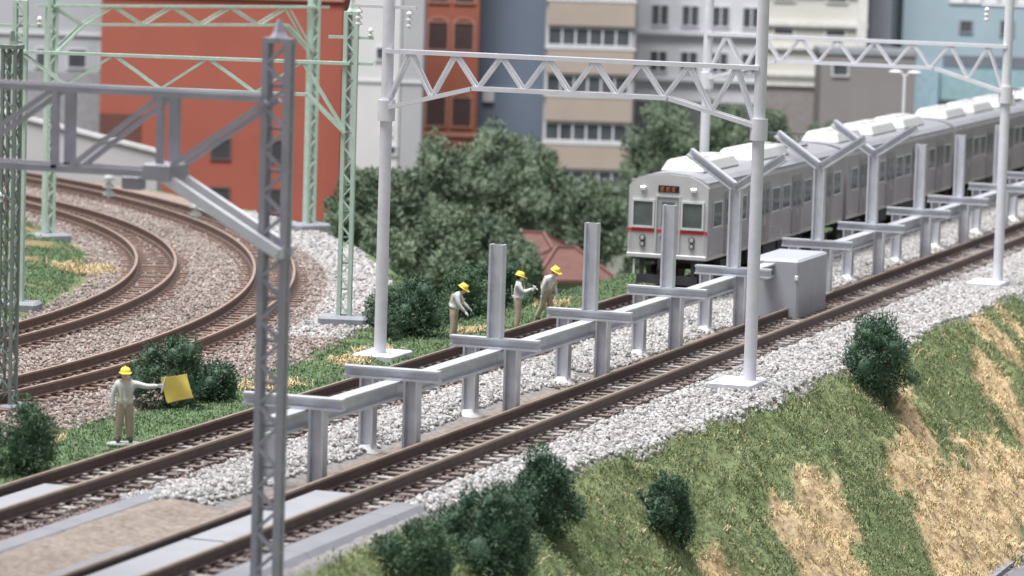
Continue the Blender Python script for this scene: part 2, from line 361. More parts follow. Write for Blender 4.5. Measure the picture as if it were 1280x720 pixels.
TGg = tuft('turf_fibre_fresh', [(.085, .14, .07), (.12, .185, .09), (.165, .23, .12), (.10, .16, .08)], 9, .09, .022, spread=.11, lie=1.3)
TS = tuft('straw_fibre', [(.46, .35, .19), (.58, .46, .27), (.66, .55, .35), (.52, .41, .24), (.33, .25, .15)], 8, .19, .024, spread=.12, lie=1.5)
def bank(x, y): return (y < ye(x)-.02)
a = pts_in(-22, 45, -11, -3, 80, lambda x, y: bank(x, y) & (rng.random(len(x)) > straw(x, y)*.92), lift=.02, jit=.015)
scatter('bank_turf', a, TG, .5, 1.05, False, 'short green turf fibres on the embankment slope', 7)
a = pts_in(-22, 45, -11, -3, 40, lambda x, y: bank(x, y) & (rng.random(len(x)) < straw(x, y)*.8+.05), lift=.02, jit=.015)
scatter('bank_straw', a, TS, .45, 1.1, False, 'straw coloured fibres on the embankment slope', 8)
def mid_green(x, y):
    d1 = dC(x, y, C1); d2 = dC(x, y, C2)
    return ((y > 6.35) & (y < 9.5) ) | ((y > 8.5) & (d2 > 74.6) & (y < 16) & (x < 34)) | ((d1 < 53.4) & (y > 15) & (vnoise(x, y, .45, 36) > .38))
a = pts_in(-32, 66, 6.3, 40, 42, lambda x, y: mid_green(x, y), lift=0, jit=.01)
scatter('verge_turf', a, TGg, .6, 1.3, False, 'fresh green turf fibres on the strip behind the far track', 9)
a = np.concatenate([pts_in(x-.8*s, x+.8*s, y-.5*s, y+.5*s, 60, lambda X, Y: (np.hypot((X-x)/1.1, (Y-y)*1.4) < .62*s), 0.02, .02) for x, y, s in
    ((-8.6, 8.9, .9), (2.6, 8.0, 1.25), (3.4, 7.6, .9), (9.0, 8.0, 1.2), (11.3, 8.2, 1.1), (17.8, 7.6, 1.0), (26, 7.7, 1.1), (21, 27, 2), (27, 25, 2.2))])
scatter('verge_straw', a, TS, .6, 1.4, False, 'pale straw tufts lying in the green strip', 10)

# ------------------------------------------------------------------ tracks
RP = [(-.075,-.32),(.075,-.32),(.075,-.28),(.022,-.25),(.022,-.07),(.045,-.055),(.045,0),(-.045,0),(-.045,-.055),(-.022,-.07),(-.022,-.25),(-.075,-.28)]
def rail_path(path, root, ms, mt):
    v = []; f = []; mi = []; n = len(RP)
    for k, (x, y) in enumerate(path):
        a = path[max(0, k-1)]; b = path[min(len(path)-1, k+1)]; d = Vector((b[0]-a[0], b[1]-a[1], 0)).normalized(); s = Vector((d.y, -d.x, 0))
        for p, z in RP: v.append((x+s.x*p, y+s.y*p, z))
    for k in range(len(path)-1):
        for i in range(n):
            f.append((k*n+i, k*n+(i+1) % n, (k+1)*n+(i+1) % n, (k+1)*n+i)); mi.append(1 if i in (5, 6, 7) else 0)
    f += [tuple(range(n)), tuple(range((len(path)-1)*n, len(path)*n))[::-1]]; mi += [0, 0]
    b = MB(); b.v = v; b.f = f; b.m = mi; return b.build('rail', [ms, mt], root)
def track(label, ctr, tiemats, rm, sp=.66, joints=0):
    """ctr: list of centre points (x,y) evenly dense"""
    root = empty('railway_track', (ctr[0][0], ctr[0][1], 0)); tag(root, label, 'railway track')
    P = np.array(ctr); T = np.gradient(P, axis=0); T /= np.hypot(*T.T)[:, None]; Nn = np.stack([-T[:, 1], T[:, 0]], -1)
    off = np.array([ctr[0][0], ctr[0][1]])
    for s in (-1, 1): rail_path([tuple(p) for p in (P+Nn*s*G/2-off)], root, rm[0], rm[1])
    L = np.r_[0, np.cumsum(np.hypot(*np.diff(P, axis=0).T))]; k = np.arange(sp/2, L[-1], sp)
    x = np.interp(k, L, P[:, 0])-off[0]; y = np.interp(k, L, P[:, 1])-off[1]; a = np.interp(k, L, np.unwrap(np.arctan2(T[:, 1], T[:, 0])))
    b = MB(); b.box(-.13, .13, -1.18, 1.18, -.46, -.325)
    for t in (-G/2, G/2): b.box(-.07, .07, t-.19, t-.08, -.325, -.27); b.box(-.07, .07, t+.08, t+.19, -.325, -.27)
    ms = [b.mesh('sleeper', m) for m in tiemats]
    d = np.hypot(x+off[0]+90, y+off[1]+31); order = np.argsort(d)[:290]
    for q in order: link('sleeper', random.choice(ms), root, (x[q]+random.uniform(-.02, .02), y[q], random.uniform(-.01, .012)), a[q]+random.uniform(-.02, .02))
    return root
track('straight track nearest the grass bank, running past the new platform frames', [(x, -G/2) for x in np.arange(-42, 100, 2.)], [TIE, TIE, TIEG], (RAIL, RAILT))
track('straight track carrying the silver train behind the platform frames', [(x, FT+G/2) for x in np.arange(-42, 112, 2.)], [TIE, TIE, TIEG], (RAIL, RAILT))
def arc(C, x0, a1):
    a0 = math.asin((x0-C[0])/C[2]); n = 90
    return [(C[0]+C[2]*math.sin(a0+(a1-a0)*i/n), C[1]-C[2]*math.cos(a0+(a1-a0)*i/n)) for i in range(n+1)]
track('inner curved rusty track bending left beside the green masts', arc(C1, -26, 1.12), [TIEB], (RAILB, RAILBT))
track('outer curved rusty track passing behind the grey lattice mast', arc(C2, -36, .98), [TIEB], (RAILB, RAILBT))
# grey plastic roadbed left bare at the near end of both straight tracks
def roadbed(y0, y1, x0, x1, s=1):
    b = MB(); d = .32
    for k in range(int((x1-x0)/5)+1):
        a = x0+5*k; c = min(a+4.985, x1)
        if c-a > .3: b.hexa([(a, y0-d, -.62), (c, y0-d, -.62), (c, y1+d, -.62), (a, y1+d, -.62), (a, y0, -.30), (c, y0, -.30), (c, y1, -.30), (a, y1, -.30)])
    o = b.build('track_roadbed', ROADBED); o['kind'] = 'structure'; return o
roadbed(-2.55, -1.93, -45, -13.3); roadbed(-.02+.55, .95, -45, -21.0); roadbed(2.9, 3.42, -45, -14.2)
b = MB()
for x0, x1 in ((-27.5, -20.6), (-20.5, -13.6)): b.box(x0, x1, -1.17, -.17, -.3, -.13)
o = b.build('level_crossing_board', mat('pale_grey_board', (.29, .295, .325), .5, 0, .06, 1)); o['kind'] = 'structure'
b = MB()
for x0, x1 in ((-29.5, -22.6), (-22.4, -15.6)): b.box(x0, x1, 4.62, 5.5, -.3, -.16)
o = b.build('track_board', mat('pale_grey_board', (.29, .295, .325))); o['kind'] = 'structure'

# ------------------------------------------------------------------ platform frames
def H_leg(x, y, z0, z1, root, name='column', glue=False):
    b = MB(); b.ibeam((x, y, z0), (x, y, z1), .26, .40, up=(1, 0, 0), t=.04, tw=.05)
    # seen from the end of the platform the web faces the viewer
    b2 = MB(); b2.ibeam((x, y, z0), (x, y, z1), .37, .30, up=(0, 1, 0), t=.055, tw=.05)
    o = b2.build(name, STEEL, root)
    if glue:
        g = MB(); g.lathe((x, y, z0), [(.36, -.05), (.33, .03), (.24, .12), (.2, .2)], 10); g.build('glue_blob', GLUE, o, True)
    return o
XF = [-11.95, -6.25, .85, 8.35, 15.4, 22.35, 33.0, 40.5, 47.9, 54.5, 62.0, 69.4]
YO = [.36, .17, .06, -.06, -.16, -.2, -.12, -.15, -.16, -.2, -.2, -.2, -.2]
YL, YR = 1.95, -.48
names_pos = [
 'steel platform frame nearest the flagman, partly behind the grey lattice mast',
 'steel platform frame in front of the pale pole base, without a canopy post',
 'steel platform frame carrying the canopy post beside the stooping worker',
 'steel platform frame whose tall post stands right of the leaning worker',
 'steel platform frame whose post stands before the front of the train',
 'steel platform frame with V arms, just left of the pale grey box',
 'steel platform frame with the clearest V of roof beams, right of the grey box',
 'steel platform frame with V arms beside the coupling of the second car',
 'steel platform frame with a bare post just right of the last V arms',
 'steel platform frame with a bare post left of the far right pole',
 'steel platform frame half hidden behind the far right pole',
 'steel platform frame farthest away at the right edge']
for i, X in enumerate(XF):
    r = empty('platform_frame', (X, .72, -.4)); tag(r, names_pos[i], 'steel frame', 'steel frames of the unfinished platform')
    r0 = Vector((X, .72, -.4))
    def P(x, y, z): return (x-r0.x, y-r0.y, z-r0.z)
    yl, yr = YL+YO[i], YR+YO[i]
    b = MB(); b.ibeam(P(X, yl, 1.56), P(X, yr, 1.56), .28, .30, t=.055); b.build('cross_beam', STEEL, r)
    ly = max(YO[i], 0)*.6; H_leg(0, .27+ly-r0.y, .0, 1.818, r); H_leg(0, 1.40+ly-r0.y, .0, 1.818, r, glue=True)
    nx = XF[i+1] if i+1 < len(XF) else X+7.2
    xa = X-1.6 if i == 0 else X; yb = .72+YO[i]*.6; yn = .72+YO[i+1]*.6; pc = .735+YO[i]
    if i == 5: nx = 27.0
    b = MB(); b.ibeam(P(xa+(.0 if i == 0 else .012), yb, 1.20), P(nx-.0, yn, 1.20), .43, .38, t=.06, tw=.05); b.build('long_beam', STEEL, r)
    if i >= 2:
        b = MB(); b.ibeam(P(X, pc, 1.70), P(X, pc, 4.12), .38, .30, up=(0, 1, 0), t=.055, tw=.05)
        b.build('canopy_post', STEEL, r)
        if i in (5, 6, 7):
            for s in (-1, 1):
                b = MB(); b.ibeam(P(X, pc+s*.05, 4.2), P(X, pc+s*1.55, 5.22), .27, .32, t=.055)
                b.build('roof_arm', STEEL, r)
# box
r = empty('equipment_box', (28.9, .5, -.4)); tag(r, 'pale grey concrete-like box standing between two platform frames', 'box')
b = MB(); b.box(-1.9, 1.75, -.86, .82, 0, 1.96); b.build('box_body', BOXM, r, bevel=.07)
b = MB(); b.box(-1.94, -1.9, -.84, -.72, 1.3, 1.46); b.build('latch', GLUE, r, bevel=.02)

# ------------------------------------------------------------------ poles and gantries
def pole_base(root, x, y, z, sx=1.0, sy=.55, m=CONC):
    b = MB(); b.box(x-sx, x+sx, y-sy, y+sy, z-.35, z+.12); b.build('base', m, root, bevel=.04)
def insulator(root, p, n=3, r=.11, step=.17):
    b = MB()
    for k in range(n):
        z = p[2]-.12-k*step; b.lathe((p[0], p[1], z), [(.03, .09), (r*.5, .07), (r, .0), (r*.9, -.03), (.03, -.04)], 10)
    b.tube((p[0], p[1], p[2]), (p[0], p[1], p[2]-step*n-.05), .03, n=6); b.build('insulator', INSU, root, True)
def truss(root, x, ya, yb, zt, zb, hl, zh, m, w=.09, nd=None, dx=.45, hb=False, diag_sep=True):
    """box truss across the tracks at station x between poles at ya (near) and yb (far)"""
    for s in (-1, 1):
        xx = x+s*dx/2
        b = MB(); b.bar((xx, ya, zt), (xx, yb, zt), w, w); b.build('top_chord', m, root)
        b = MB(); b.bar((xx, ya+hl, zb), (xx, yb-hl, zb), w, w); b.build('bottom_chord', m, root)
        b = MB(); b.bar((xx, ya+.1, zh), (xx, ya+hl+.02, zb), w, w); b.build('haunch', m, root)
        b = MB(); b.bar((xx, yb-.1, zh), (xx, yb-hl-.02, zb), w, w); b.build('haunch', m, root)
        n = nd or int((yb-ya)/.62/2)*2; st = (yb-ya)/n
        def low(y):
            t = min(y-ya, yb-y); return zb if t >= hl else zh+(zb-zh)*t/hl
        big = MB()
        for k in range(n):
            y0 = ya+k*st; y1 = y0+st; pa = (xx, y0, zt if k % 2 else low(y0)); pb = (xx, y1, low(y1) if k % 2 else zt)
            if k == 0: pa = (xx, y0+.12, zh+.05)
            c = MB() if diag_sep else big; c.bar(pa, pb, w*.62, w*.62, up=(1, 0, 0))
            if diag_sep: c.build('diagonal', m, root)
        if not diag_sep: big.build('lattice', m, root)['kind'] = 'stuff'
    b = MB()
    for k in range(0, int((yb-ya)/1.2)):
        b.bar((x-dx/2, ya+.6+k*1.2, zt), (x+dx/2, ya+.6+k*1.2, zt), w*.6)
    b.build('tie_bars', m, root)
def tube_gantry(x, yn, yf, zt, zb, zh, label, top):
    r = empty('tube_gantry', (x, yn, -.4)); tag(r, label, 'overhead line gantry', 'grey tubular overhead line gantries')
    q = -yn
    for y, base in ((yn, 1), (yf, 1)):
        b = MB(); b.tube((0, y-yn, .1), (0, y-yn, top+.4), .18, .165, 16); b.build('pole', POLE, r, True)
        pole_base(r, -.15 if y < 2 else .2, y-yn+(.3 if y < 2 else 0), .10, .85, .62, POLE)
        b = MB(); b.tube((0, y-yn, zh+.15), (0, y-yn, zh+.75), .25, n=14); b.build('collar', POLE, r, True)
    truss(r, 0, 0, yf-yn, zt+.4, zb+.4, 2.6, zh+.55, POLE, .12, nd=None, dx=.3)
    return r
g1 = tube_gantry(10.3, -3.43, 7.6, 8.5, 7.55, 6.75, 'tubular grey gantry with one pole by the workers and one by the near track', 12.5)
b = MB(); b.bar((0, 10.2, 10.15), (0, 12.2, 10.15), .09); b.build('cross_arm', POLE, g1)
insulator(g1, (0, 10.4, 10.1), 3); insulator(g1, (0, 11.95, 10.1), 3)
g2 = tube_gantry(41.6, -3.83, 7.2, 8.15, 7.28, 6.4, 'tubular grey gantry spanning over the train at the right', 12.5)
b = MB(); b.bar((0, -1.0, 10.0), (0, 1.0, 10.0), .09); b.build('cross_arm', POLE, g2)
insulator(g2, (0, .8, 9.95), 3)
def lattice_mast(root, x, y, z0, z1, w, m, leg=.07, panel=.5, sep=True, br=.05, flat=False):
    h = w/2; hx = h*.42 if flat else h
    for sx in (-1, 1):
        for sy in (-1, 1):
            b = MB(); b.bar((x+sx*hx, y+sy*h, z0), (x+sx*hx, y+sy*h, z1), leg); b.build('corner_angle', m, root)
    n = int((z1-z0)/panel); st = (z1-z0)/n; big = MB()
    for k in range(n):
        za = z0+k*st; zc = za+st
        for fx in range(4):
            a, c = [((-h, -h), (h, -h)), ((h, -h), (h, h)), ((h, h), (-h, h)), ((-h, h), (-h, -h))][fx]
            if k % 2: a, c = c, a
            if flat and fx == 3: a, c = c, a
            if flat and fx in (0, 1, 2):
                if k % 2: continue
                a, c = a, c; za_, zc_ = za, za
            else: za_, zc_ = za, zc
            q = MB() if sep else big
            q.bar((x+a[0]*hx/h, y+a[1], za_), (x+c[0]*hx/h, y+c[1], zc_), br, br*.5, up=(a[1]+c[1], a[0]+c[0], 0) if False else (0, 0, 1))
            if sep: q.build('brace', m, root)
    if not sep: big.build('lattice', m, root)['kind'] = 'stuff'
    b = MB(); b.box(x-hx-.06, x+hx+.06, y-h-.06, y+h+.06, z1, z1+.1); b.lathe((x, y, z1+.1), [(h*.9, 0), (h*.6, .1), (.05, .35)], 4)
    b.build('mast_cap', m, root)
# big grey lattice gantry nearest the camera
X1, Y1 = -23.94, -3.36
r = empty('lattice_gantry', (X1, Y1, -.5)); tag(r, 'grey lattice mast in the foreground with a truss arm reaching left over the tracks', 'overhead line gantry')
pole_base(r, 0, 0, 0, .6, .6)
lattice_mast(r, 0, 0, .1, 10.7, .45, MAST, .12, .40, True, .11, True)
YB = 12.5
lattice_mast(r, 0, YB, .1, 10.7, .47, MAST, .10, .72, False, .085); pole_base(r, 0, YB, 0, .6, .6)
for s in (-.33, .33):
    b = MB(); b.bar((s, .2, 9.65), (s, YB-.2, 9.65), .13); b.build('top_chord', MAST, r)
    b = MB(); b.bar((s, 2.28, 8.1), (s, YB-2.28, 8.1), .14); b.build('bottom_chord', MAST, r)
    b = MB(); b.bar((s, -.22, 6.72), (s, 2.32, 8.12), .14, .2); b.build('haunch', POLE, r)
    b = MB(); b.bar((s, YB+.2, 6.7), (s, YB-2.32, 8.12), .14, .2); b.build('haunch', POLE, r)
    for k, y in enumerate((2.28, 4.5, 6.9, YB-2.28)):
        b = MB(); b.bar((s, y, 8.1), (s, y, 9.65), .2 if s > 0 else .12, .14, up=(1, 0, 0)); b.build('vertical', MAST, r)
    for a, c in (((2.28, 8.1), (.1, 9.6)), ((4.2, 8.12), (2.3, 9.6)), ((4.6, 9.6), (6.8, 8.12)), ((6.9, 9.6), (YB-2.4, 8.12))):
        b = MB(); b.bar((s, a[0], a[1]), (s, c[0], c[1]), .09, .11, up=(1, 0, 0)); b.build('diagonal', MAST, r)
b = MB(); b.bar((-.33, -.2, 6.72), (.33, -.2, 6.72), .14, .2); b.build('tie_bar', POLE, r)
b = MB(); b.box(-.45, .45, 2.0, 2.6, 7.98, 8.3); b.build('gusset', MAST, r, bevel=.03)
b = MB(); b.box(-.2, .1, 2.75, 3.15, 7.75, 8.02); b.build('hanger', MAST, r, bevel=.03)
insulator(r, (0, 3.5, 8.05), 3, .12, .15); insulator(r, (.2, 1.75, 7.6), 2, .13, .16)
# green lattice gantries
def green_gantry(pn, pf, zt, zb, zh, top, label, ext=None):
    r = empty('green_gantry', (pn[0], pn[1], -.4)); tag(r, label, 'overhead line gantry', 'pale green lattice gantries over the curved tracks')
    d = Vector((pf[0]-pn[0], pf[1]-pn[1], 0)); L = d.length; a = math.atan2(d.y, d.x)-math.pi/2; r.rotation_euler = (0, 0, a)
    for y in (0, L):
        lattice_mast(r, 0, y, .3, top+.4, .33, GREEN, .12, .40, False, .095, True)
        b = MB(); b.box(-.5, .5, y-.75, y+.75, -.2, .3); b.build('base', CONC, r, bevel=.08)
        for zz in (zt+1.2, zt+.4):
            b = MB(); b.bar((0, y-.7, zz), (0, y+.7, zz), .09); b.build('cross_arm', GREEN, r)
            if zz > zt+1: insulator(r, (0, y-.6, zz+.35), 2, .09, .14)
    truss(r, 0, 0, L, zt+.4, zb+.4, 1.3, zh+.4, GREEN, .09, nd=max(6, int(L/1.3)), dx=.32, diag_sep=True)
    return r
green_gantry((17.74, 11.69), (15.49, 21.84), 7.7, 6.7, 5.55, 9.2, 'pale green lattice gantry over the curves, left and middle masts in front')
green_gantry((46.12, 24.51), (36.11, 30.89), 8.35, 7.65, 6.6, 9.8, 'pale green lattice gantry farther back, reaching the red building')
r = empty('green_mast', (-3.96, 12.32, -.4)); tag(r, 'dull green lattice mast cut by the left edge of the picture', 'mast')
lattice_mast(r, 0, 0, .1, 9.2, .34, mat('dull_green_paint', (.22, .27, .24), .55, 0, .12, 3), .075, .38, False, .055); pole_base(r, 0, 0, 0, .5, .5)
insulator(r, (-.3, .15, 5.6), 2, .1, .14)

# ------------------------------------------------------------------ train
WID = 2.77; TY = FT+G/2; CL = 18.3
def car(x0, front, label):
    r = empty('train_car', (x0, TY, 0)); tag(r, label, 'train car', 'cars of the silver train')
    hw = WID/2; z0, z1 = 1.0, 3.42
    side = [(-hw+.03, z0), (-hw, z0+.12), (-hw, z1), (-hw+.05, z1+.14)]
    prof = side+[(-a, b) for a, b in side[::-1]]
    L = CL
    b = MB(); b.prism([(a, bb) for a, bb in prof], (0.0, 0, 0), (L, 0, 0)); b.build('body', [TRAIN], r)
    roof = [(-hw+.05, z1+.14), (-hw+.3, z1+.31), (-hw+.75, z1+.43), (0, z1+.48), (hw-.75, z1+.43), (hw-.3, z1+.31), (hw-.05, z1+.14)]
    b = MB(); b.prism(roof, (.0, 0, 0), (L, 0, 0)); ro = b.build('roof', TROOF, r, False)
    b = MB()
    for s in (-1, 1): b.bar((0.02, s*(hw-.06), z1+.17), (L-.02, s*(hw-.06), z1+.17), .06, .05)
    b.build('rain_gutter', TROOF, r)
    # corrugation beads on the sides
    for s in (-1, 1):
        b = MB()
        for z in (1.22, 1.34, 1.46, 1.58, 1.70, 1.82): b.bar((.25, s*(hw+.006), z), (L-.1, s*(hw+.006), z), .016, .035)
        b.build('corrugated_panel', TRAIN, r)
    # doors and windows along the side
    pane = MB(); pane.box(-.5, .5, -.012, .012, 0, .78); pm = pane.mesh('window', GLASS)
    fr = MB(); fr.box(-.56, .56, -.008, .008, -.06, -.0); fr.box(-.56, .56, -.008, .008, .78, .84); fr.box(-.56, -.5, -.008, .008, 0, .78); fr.box(.5, .56, -.008, .008, 0, .78); fm = fr.mesh('window_frame', RUB)
    dr = MB(); dr.box(-.62, -.02, -.02, .02, 1.08, 3.2); dr.box(.02, .62, -.02, .02, 1.08, 3.2); dm = dr.mesh('side_door', mat('door_dull_steel', (.33, .31, .325), .45, .4, .08, 1))
    dg = MB(); dg.box(-.50, -.14, -.028, .028, 2.1, 2.95); dg.box(.14, .50, -.028, .028, 2.1, 2.95); dgm = dg.mesh('door_glass', GLASS)
    hd = MB(); hd.box(-.06, -.03, -.04, .04, 1.7, 2.0); hd.box(.03, .06, -.04, .04, 1.7, 2.0); hdm = hd.mesh('door_handle', LAMP)
    for s in (-1, 1):
        for k, xd in enumerate((2.6, 7.0, 11.4, 15.8)):
            d = link('side_door', dm, r, (xd, s*(hw+.008), 0)); link('door_glass', dgm, d); link('door_handle', hdm, d)
        for xw in (1.05, 4.1, 5.5, 8.5, 9.9, 12.9, 14.3, 17.25):
            w = link('window', pm, r, (xw, s*(hw+.004), 2.12)); link('window_frame', fm, w, (0, s*.012, 0))
            c = MB(); 
    # small shiny fittings along the side
    b = MB()
    for xd in (1.7, 3.4, 6.2, 7.9, 10.6, 12.2, 14.9, 16.8):
        b.box(xd-.05, xd+.05, -hw-.05, -hw-.0, 1.98, 2.07)
    for xd in (.25, 4.8, 9.2, 13.6): b.box(xd-.03, xd+.03, -hw-.05, -hw, 1.2, 1.33)
    b.build('side_fitting', LAMP, r)
    # roof units
    for (a, c) in (((1.3, 5.9), (7.9, 12.6)) if front else ((.9, 4.9), (6.4, 10.6), (11.8, 15.6))):
        b = MB(); z = z1+.40; m0 = .28
        b.hexa([(a, -.78, z), (c, -.78, z), (c, .78, z), (a, .78, z), (a+m0, -.58, z+.42), (c-m0, -.58, z+.42), (c-m0, .58, z+.42), (a+m0, .58, z+.42)])
        u = b.build('air_conditioner', ACM, r, bevel=.07)
        b = MB()
        for k in range(3): t = a+.8+k*(c-a-1.6)/2; b.lathe((t, 0, z+.425), [(.3, 0), (.3, .03), (.26, .04)], 14)
        b.build('fan_grille', mat('fan_grey', (.5, .5, .5), .6), u)
    px = 15.2 if front else 17.2
    if front or x0 > 60:
        b = MB(); z = z1+.5
        b.box(px-.9, px+.9, -.5, -.42, z, z+.08); b.box(px-.9, px+.9, .42, .5, z, z+.08)
        for s in (-1, 1):
            b.bar((px-.7, s*.4, z+.1), (px+.5, s*.25, z+.38), .05); b.bar((px+.5, s*.25, z+.38), (px-.55, s*.5, z+.52), .045)
        b.bar((px-.55, -.75, z+.54), (px-.55, .75, z+.54), .07); b.box(px-.3, px+.3, -.2, .2, z, z+.2)
        b.build('pantograph', mat('pantograph_grey', (.16, .16, .18), .5, .3), r)
    # underframe, bogies
    b = MB()
    for xa, xb, zz in ((5.6, 7.4, .45), (7.7, 9.4, .55), (9.7, 12.3, .42)): b.box(xa, xb, -1.2, 1.2, zz, .99)
    b.box(.35, L-.25, -.9, .9, .85, 1.0); b.build('underfloor_equipment', DARK, r)
    for xc in (2.7, L-2.7):
        b = MB()
        for s in (-1, 1):
            b.box(xc-1.5, xc+1.5, s*1.02-.09, s*1.02+.09, .42, .62); b.box(xc-.35, xc+.35, s*1.06-.12, s*1.06+.12, .3, .85)
            for q in (-1.05, 1.05): b.box(xc+q-.2, xc+q+.2, s*1.04-.13, s*1.04+.13, .25, .58)
        b.box(xc-.3, xc+.3, -1, 1, .45, .84); bo = b.build('bogie', DARK, r)
        for q in (-1.05, 1.05):
            for s in (-1, 1):
                b = MB(); b.tube((xc+q, s*.62, .43), (xc+q, s*.74, .43), .43, n=20); b.tube((xc+q, s*.58, .43), (xc+q, s*.62, .43), .47, n=20)
                b.build('wheel', mat('wheel_steel', (.12, .10, .10), .5, .3), bo)
    if not front:
        b = MB(); b.box(-.62, -.01, -.6, .6, 1.15, 3.2)
        b.build('gangway_bellows', mat('bellows_grey', (.10, .10, .11), .8), r); return r
    # ---- front face, slightly folded: three facets with a recessed door
    def facet(name, m, ya, yb, za, zb, x=-.0, t=.05, bev=.0):
        b = MB(); b.box(x-t, x, ya, yb, za, zb); return b.build(name, m, r, bevel=bev)
    b = MB()
    top = [(hw-.02, 3.46), (hw-.3, 3.66), (.75, 3.80), (0, 3.86), (-.75, 3.80), (-hw+.3, 3.66), (-hw+.02, 3.46)]
    out = [(-hw, 1.08), (-hw, 3.42)]+[(a, c) for a, c in top[::-1]]+[(hw, 3.42), (hw, 1.08)]
    n = len(out); vs = [(-.10, a, c) for a, c in out]+[(0.02, a, c) for a, c in out]
    b.add(vs, [tuple(range(n)), tuple(range(n, 2*n))[::-1]]+[(i, i+n, (i+1) % n+n, (i+1) % n) for i in range(n)])
    b.build('front_face', TFACE, r)
    facet('front_sill', TFACE, -hw-.01, hw+.01, 1.02, 1.16, -.10, .07, .015)
    # raised frames round the two cab windows, glass set back
    for s in (-1, 1):
        ya, yb = sorted((s*.46, s*1.26)); za, zb = 2.02, 2.98
        b = MB()
        for (p, q, u, v) in ((ya, yb, zb-.07, zb), (ya, yb, za, za+.07), (ya, ya+.06, za+.07, zb-.07), (yb-.06, yb, za+.07, zb-.07)): b.box(-.165, -.10, p, q, u, v)
        f = b.build('cab_window_frame', RUB, r)
        b = MB(); b.box(-.125, -.10, ya+.06, yb-.06, za+.07, zb-.07); b.build('cab_glass', mat('cab_glass_dark', (.11, .13, .125), .15, 0, .35, 1.2), f)
        facet('red_stripe', RED, *sorted((s*.43, s*(hw+.003))), 1.88, 1.995, -.10, .022)
        b = MB()
        for z, rr in ((1.68, .085), (1.47, .075)):
            b.tube((-.10, s*.86, z), (-.16, s*.86, z), rr+.02, n=14, mi=1); b.tube((-.13, s*.86, z), (-.185, s*.86, z), rr, rr*.75, n=14, mi=0)
        b.build('headlight', [LAMP, DARK], r)
        b = MB(); b.box(-.2, -.10, s*.88-.11, s*.88+.11, 3.3, 3.42); b.build('marker_light', LAMP, r, bevel=.03)
        b = MB(); b.bar((-.16, s*1.3, 1.3), (-.16, s*1.3, 1.9), .025); b.build('hand_rail', LAMP, r)
    # destination sign: dark box with small orange characters
    b = MB(); b.box(-.13, -.1, -.36, .36, 3.24, 3.47); ds = b.build('destination_sign', mat('sign_black', (.02, .012, .012), .3), r)
    b = MB(); random.seed(3)
    for k in range(3):
        y = .24-k*.2
        b.box(-.134, -.13, y-.09, y+.05, 3.40, 3.42); b.box(-.134, -.13, y-.07, y+.06, 3.34, 3.355); b.box(-.134, -.13, y-.09, y+.04, 3.28, 3.295); b.box(-.134, -.13, y-.02, y-.0, 3.28, 3.42)
    b.build('sign_lettering', mat('sign_orange', (.75, .22, .10), .5), ds)
    facet('red_stripe', RED, -.37, .37, 1.88, 1.995, -.119, .01)
    # centre door
    b = MB(); b.box(-.15, -.10, .38, .44, 1.16, 3.14); b.box(-.15, -.10, -.44, -.38, 1.16, 3.14); b.box(-.15, -.10, -.38, .38, 3.08, 3.14)
    b.build('door_frame', TFACE, r)
    b = MB(); b.box(-.118, -.10, -.36, .36, 1.18, 3.06); d = b.build('front_door', mat('door_grey', (.38, .38, .40), .45, .2, .05), r)
    b = MB(); b.box(-.124, -.118, -.22, .22, 2.12, 2.92); b.build('door_glass', MATS['cab_glass_dark'], d)
    b = MB(); b.box(-.15, -.12, .22, .28, 1.75, 1.85); b.build('door_handle', LAMP, d)
    b = MB(); b.box(-.35, .0, -.14, .14, .72, .98); b.box(-.45, -.35, -.2, .2, .68, 1.0); b.build('coupler', DARK, r)
    b = MB(); b.bar((-.02, -1.05, .3), (-.02, 1.05, .3), .1, .3); 
    for s in (-1, 1): b.box(-.05, .05, s*.9-.06, s*.9+.06, .3, 1.02)
    b.build('snow_guard', DARK, r)
    b = MB(); b.bar((-.05, 1.15, .45), (-.05, 1.15, .95), .06); b.build('air_hose', GLUE, r)
    return r
car(30.34, True, 'leading car of the silver train with a red stripe across its flat face')
car(30.34+18.85, False, 'second car of the silver train, behind the V shaped roof arms')
car(30.34+37.7, False, 'third car of the silver train, towards the far right pole')
car(30.34+56.55, False, 'last visible car of the silver train at the right edge')

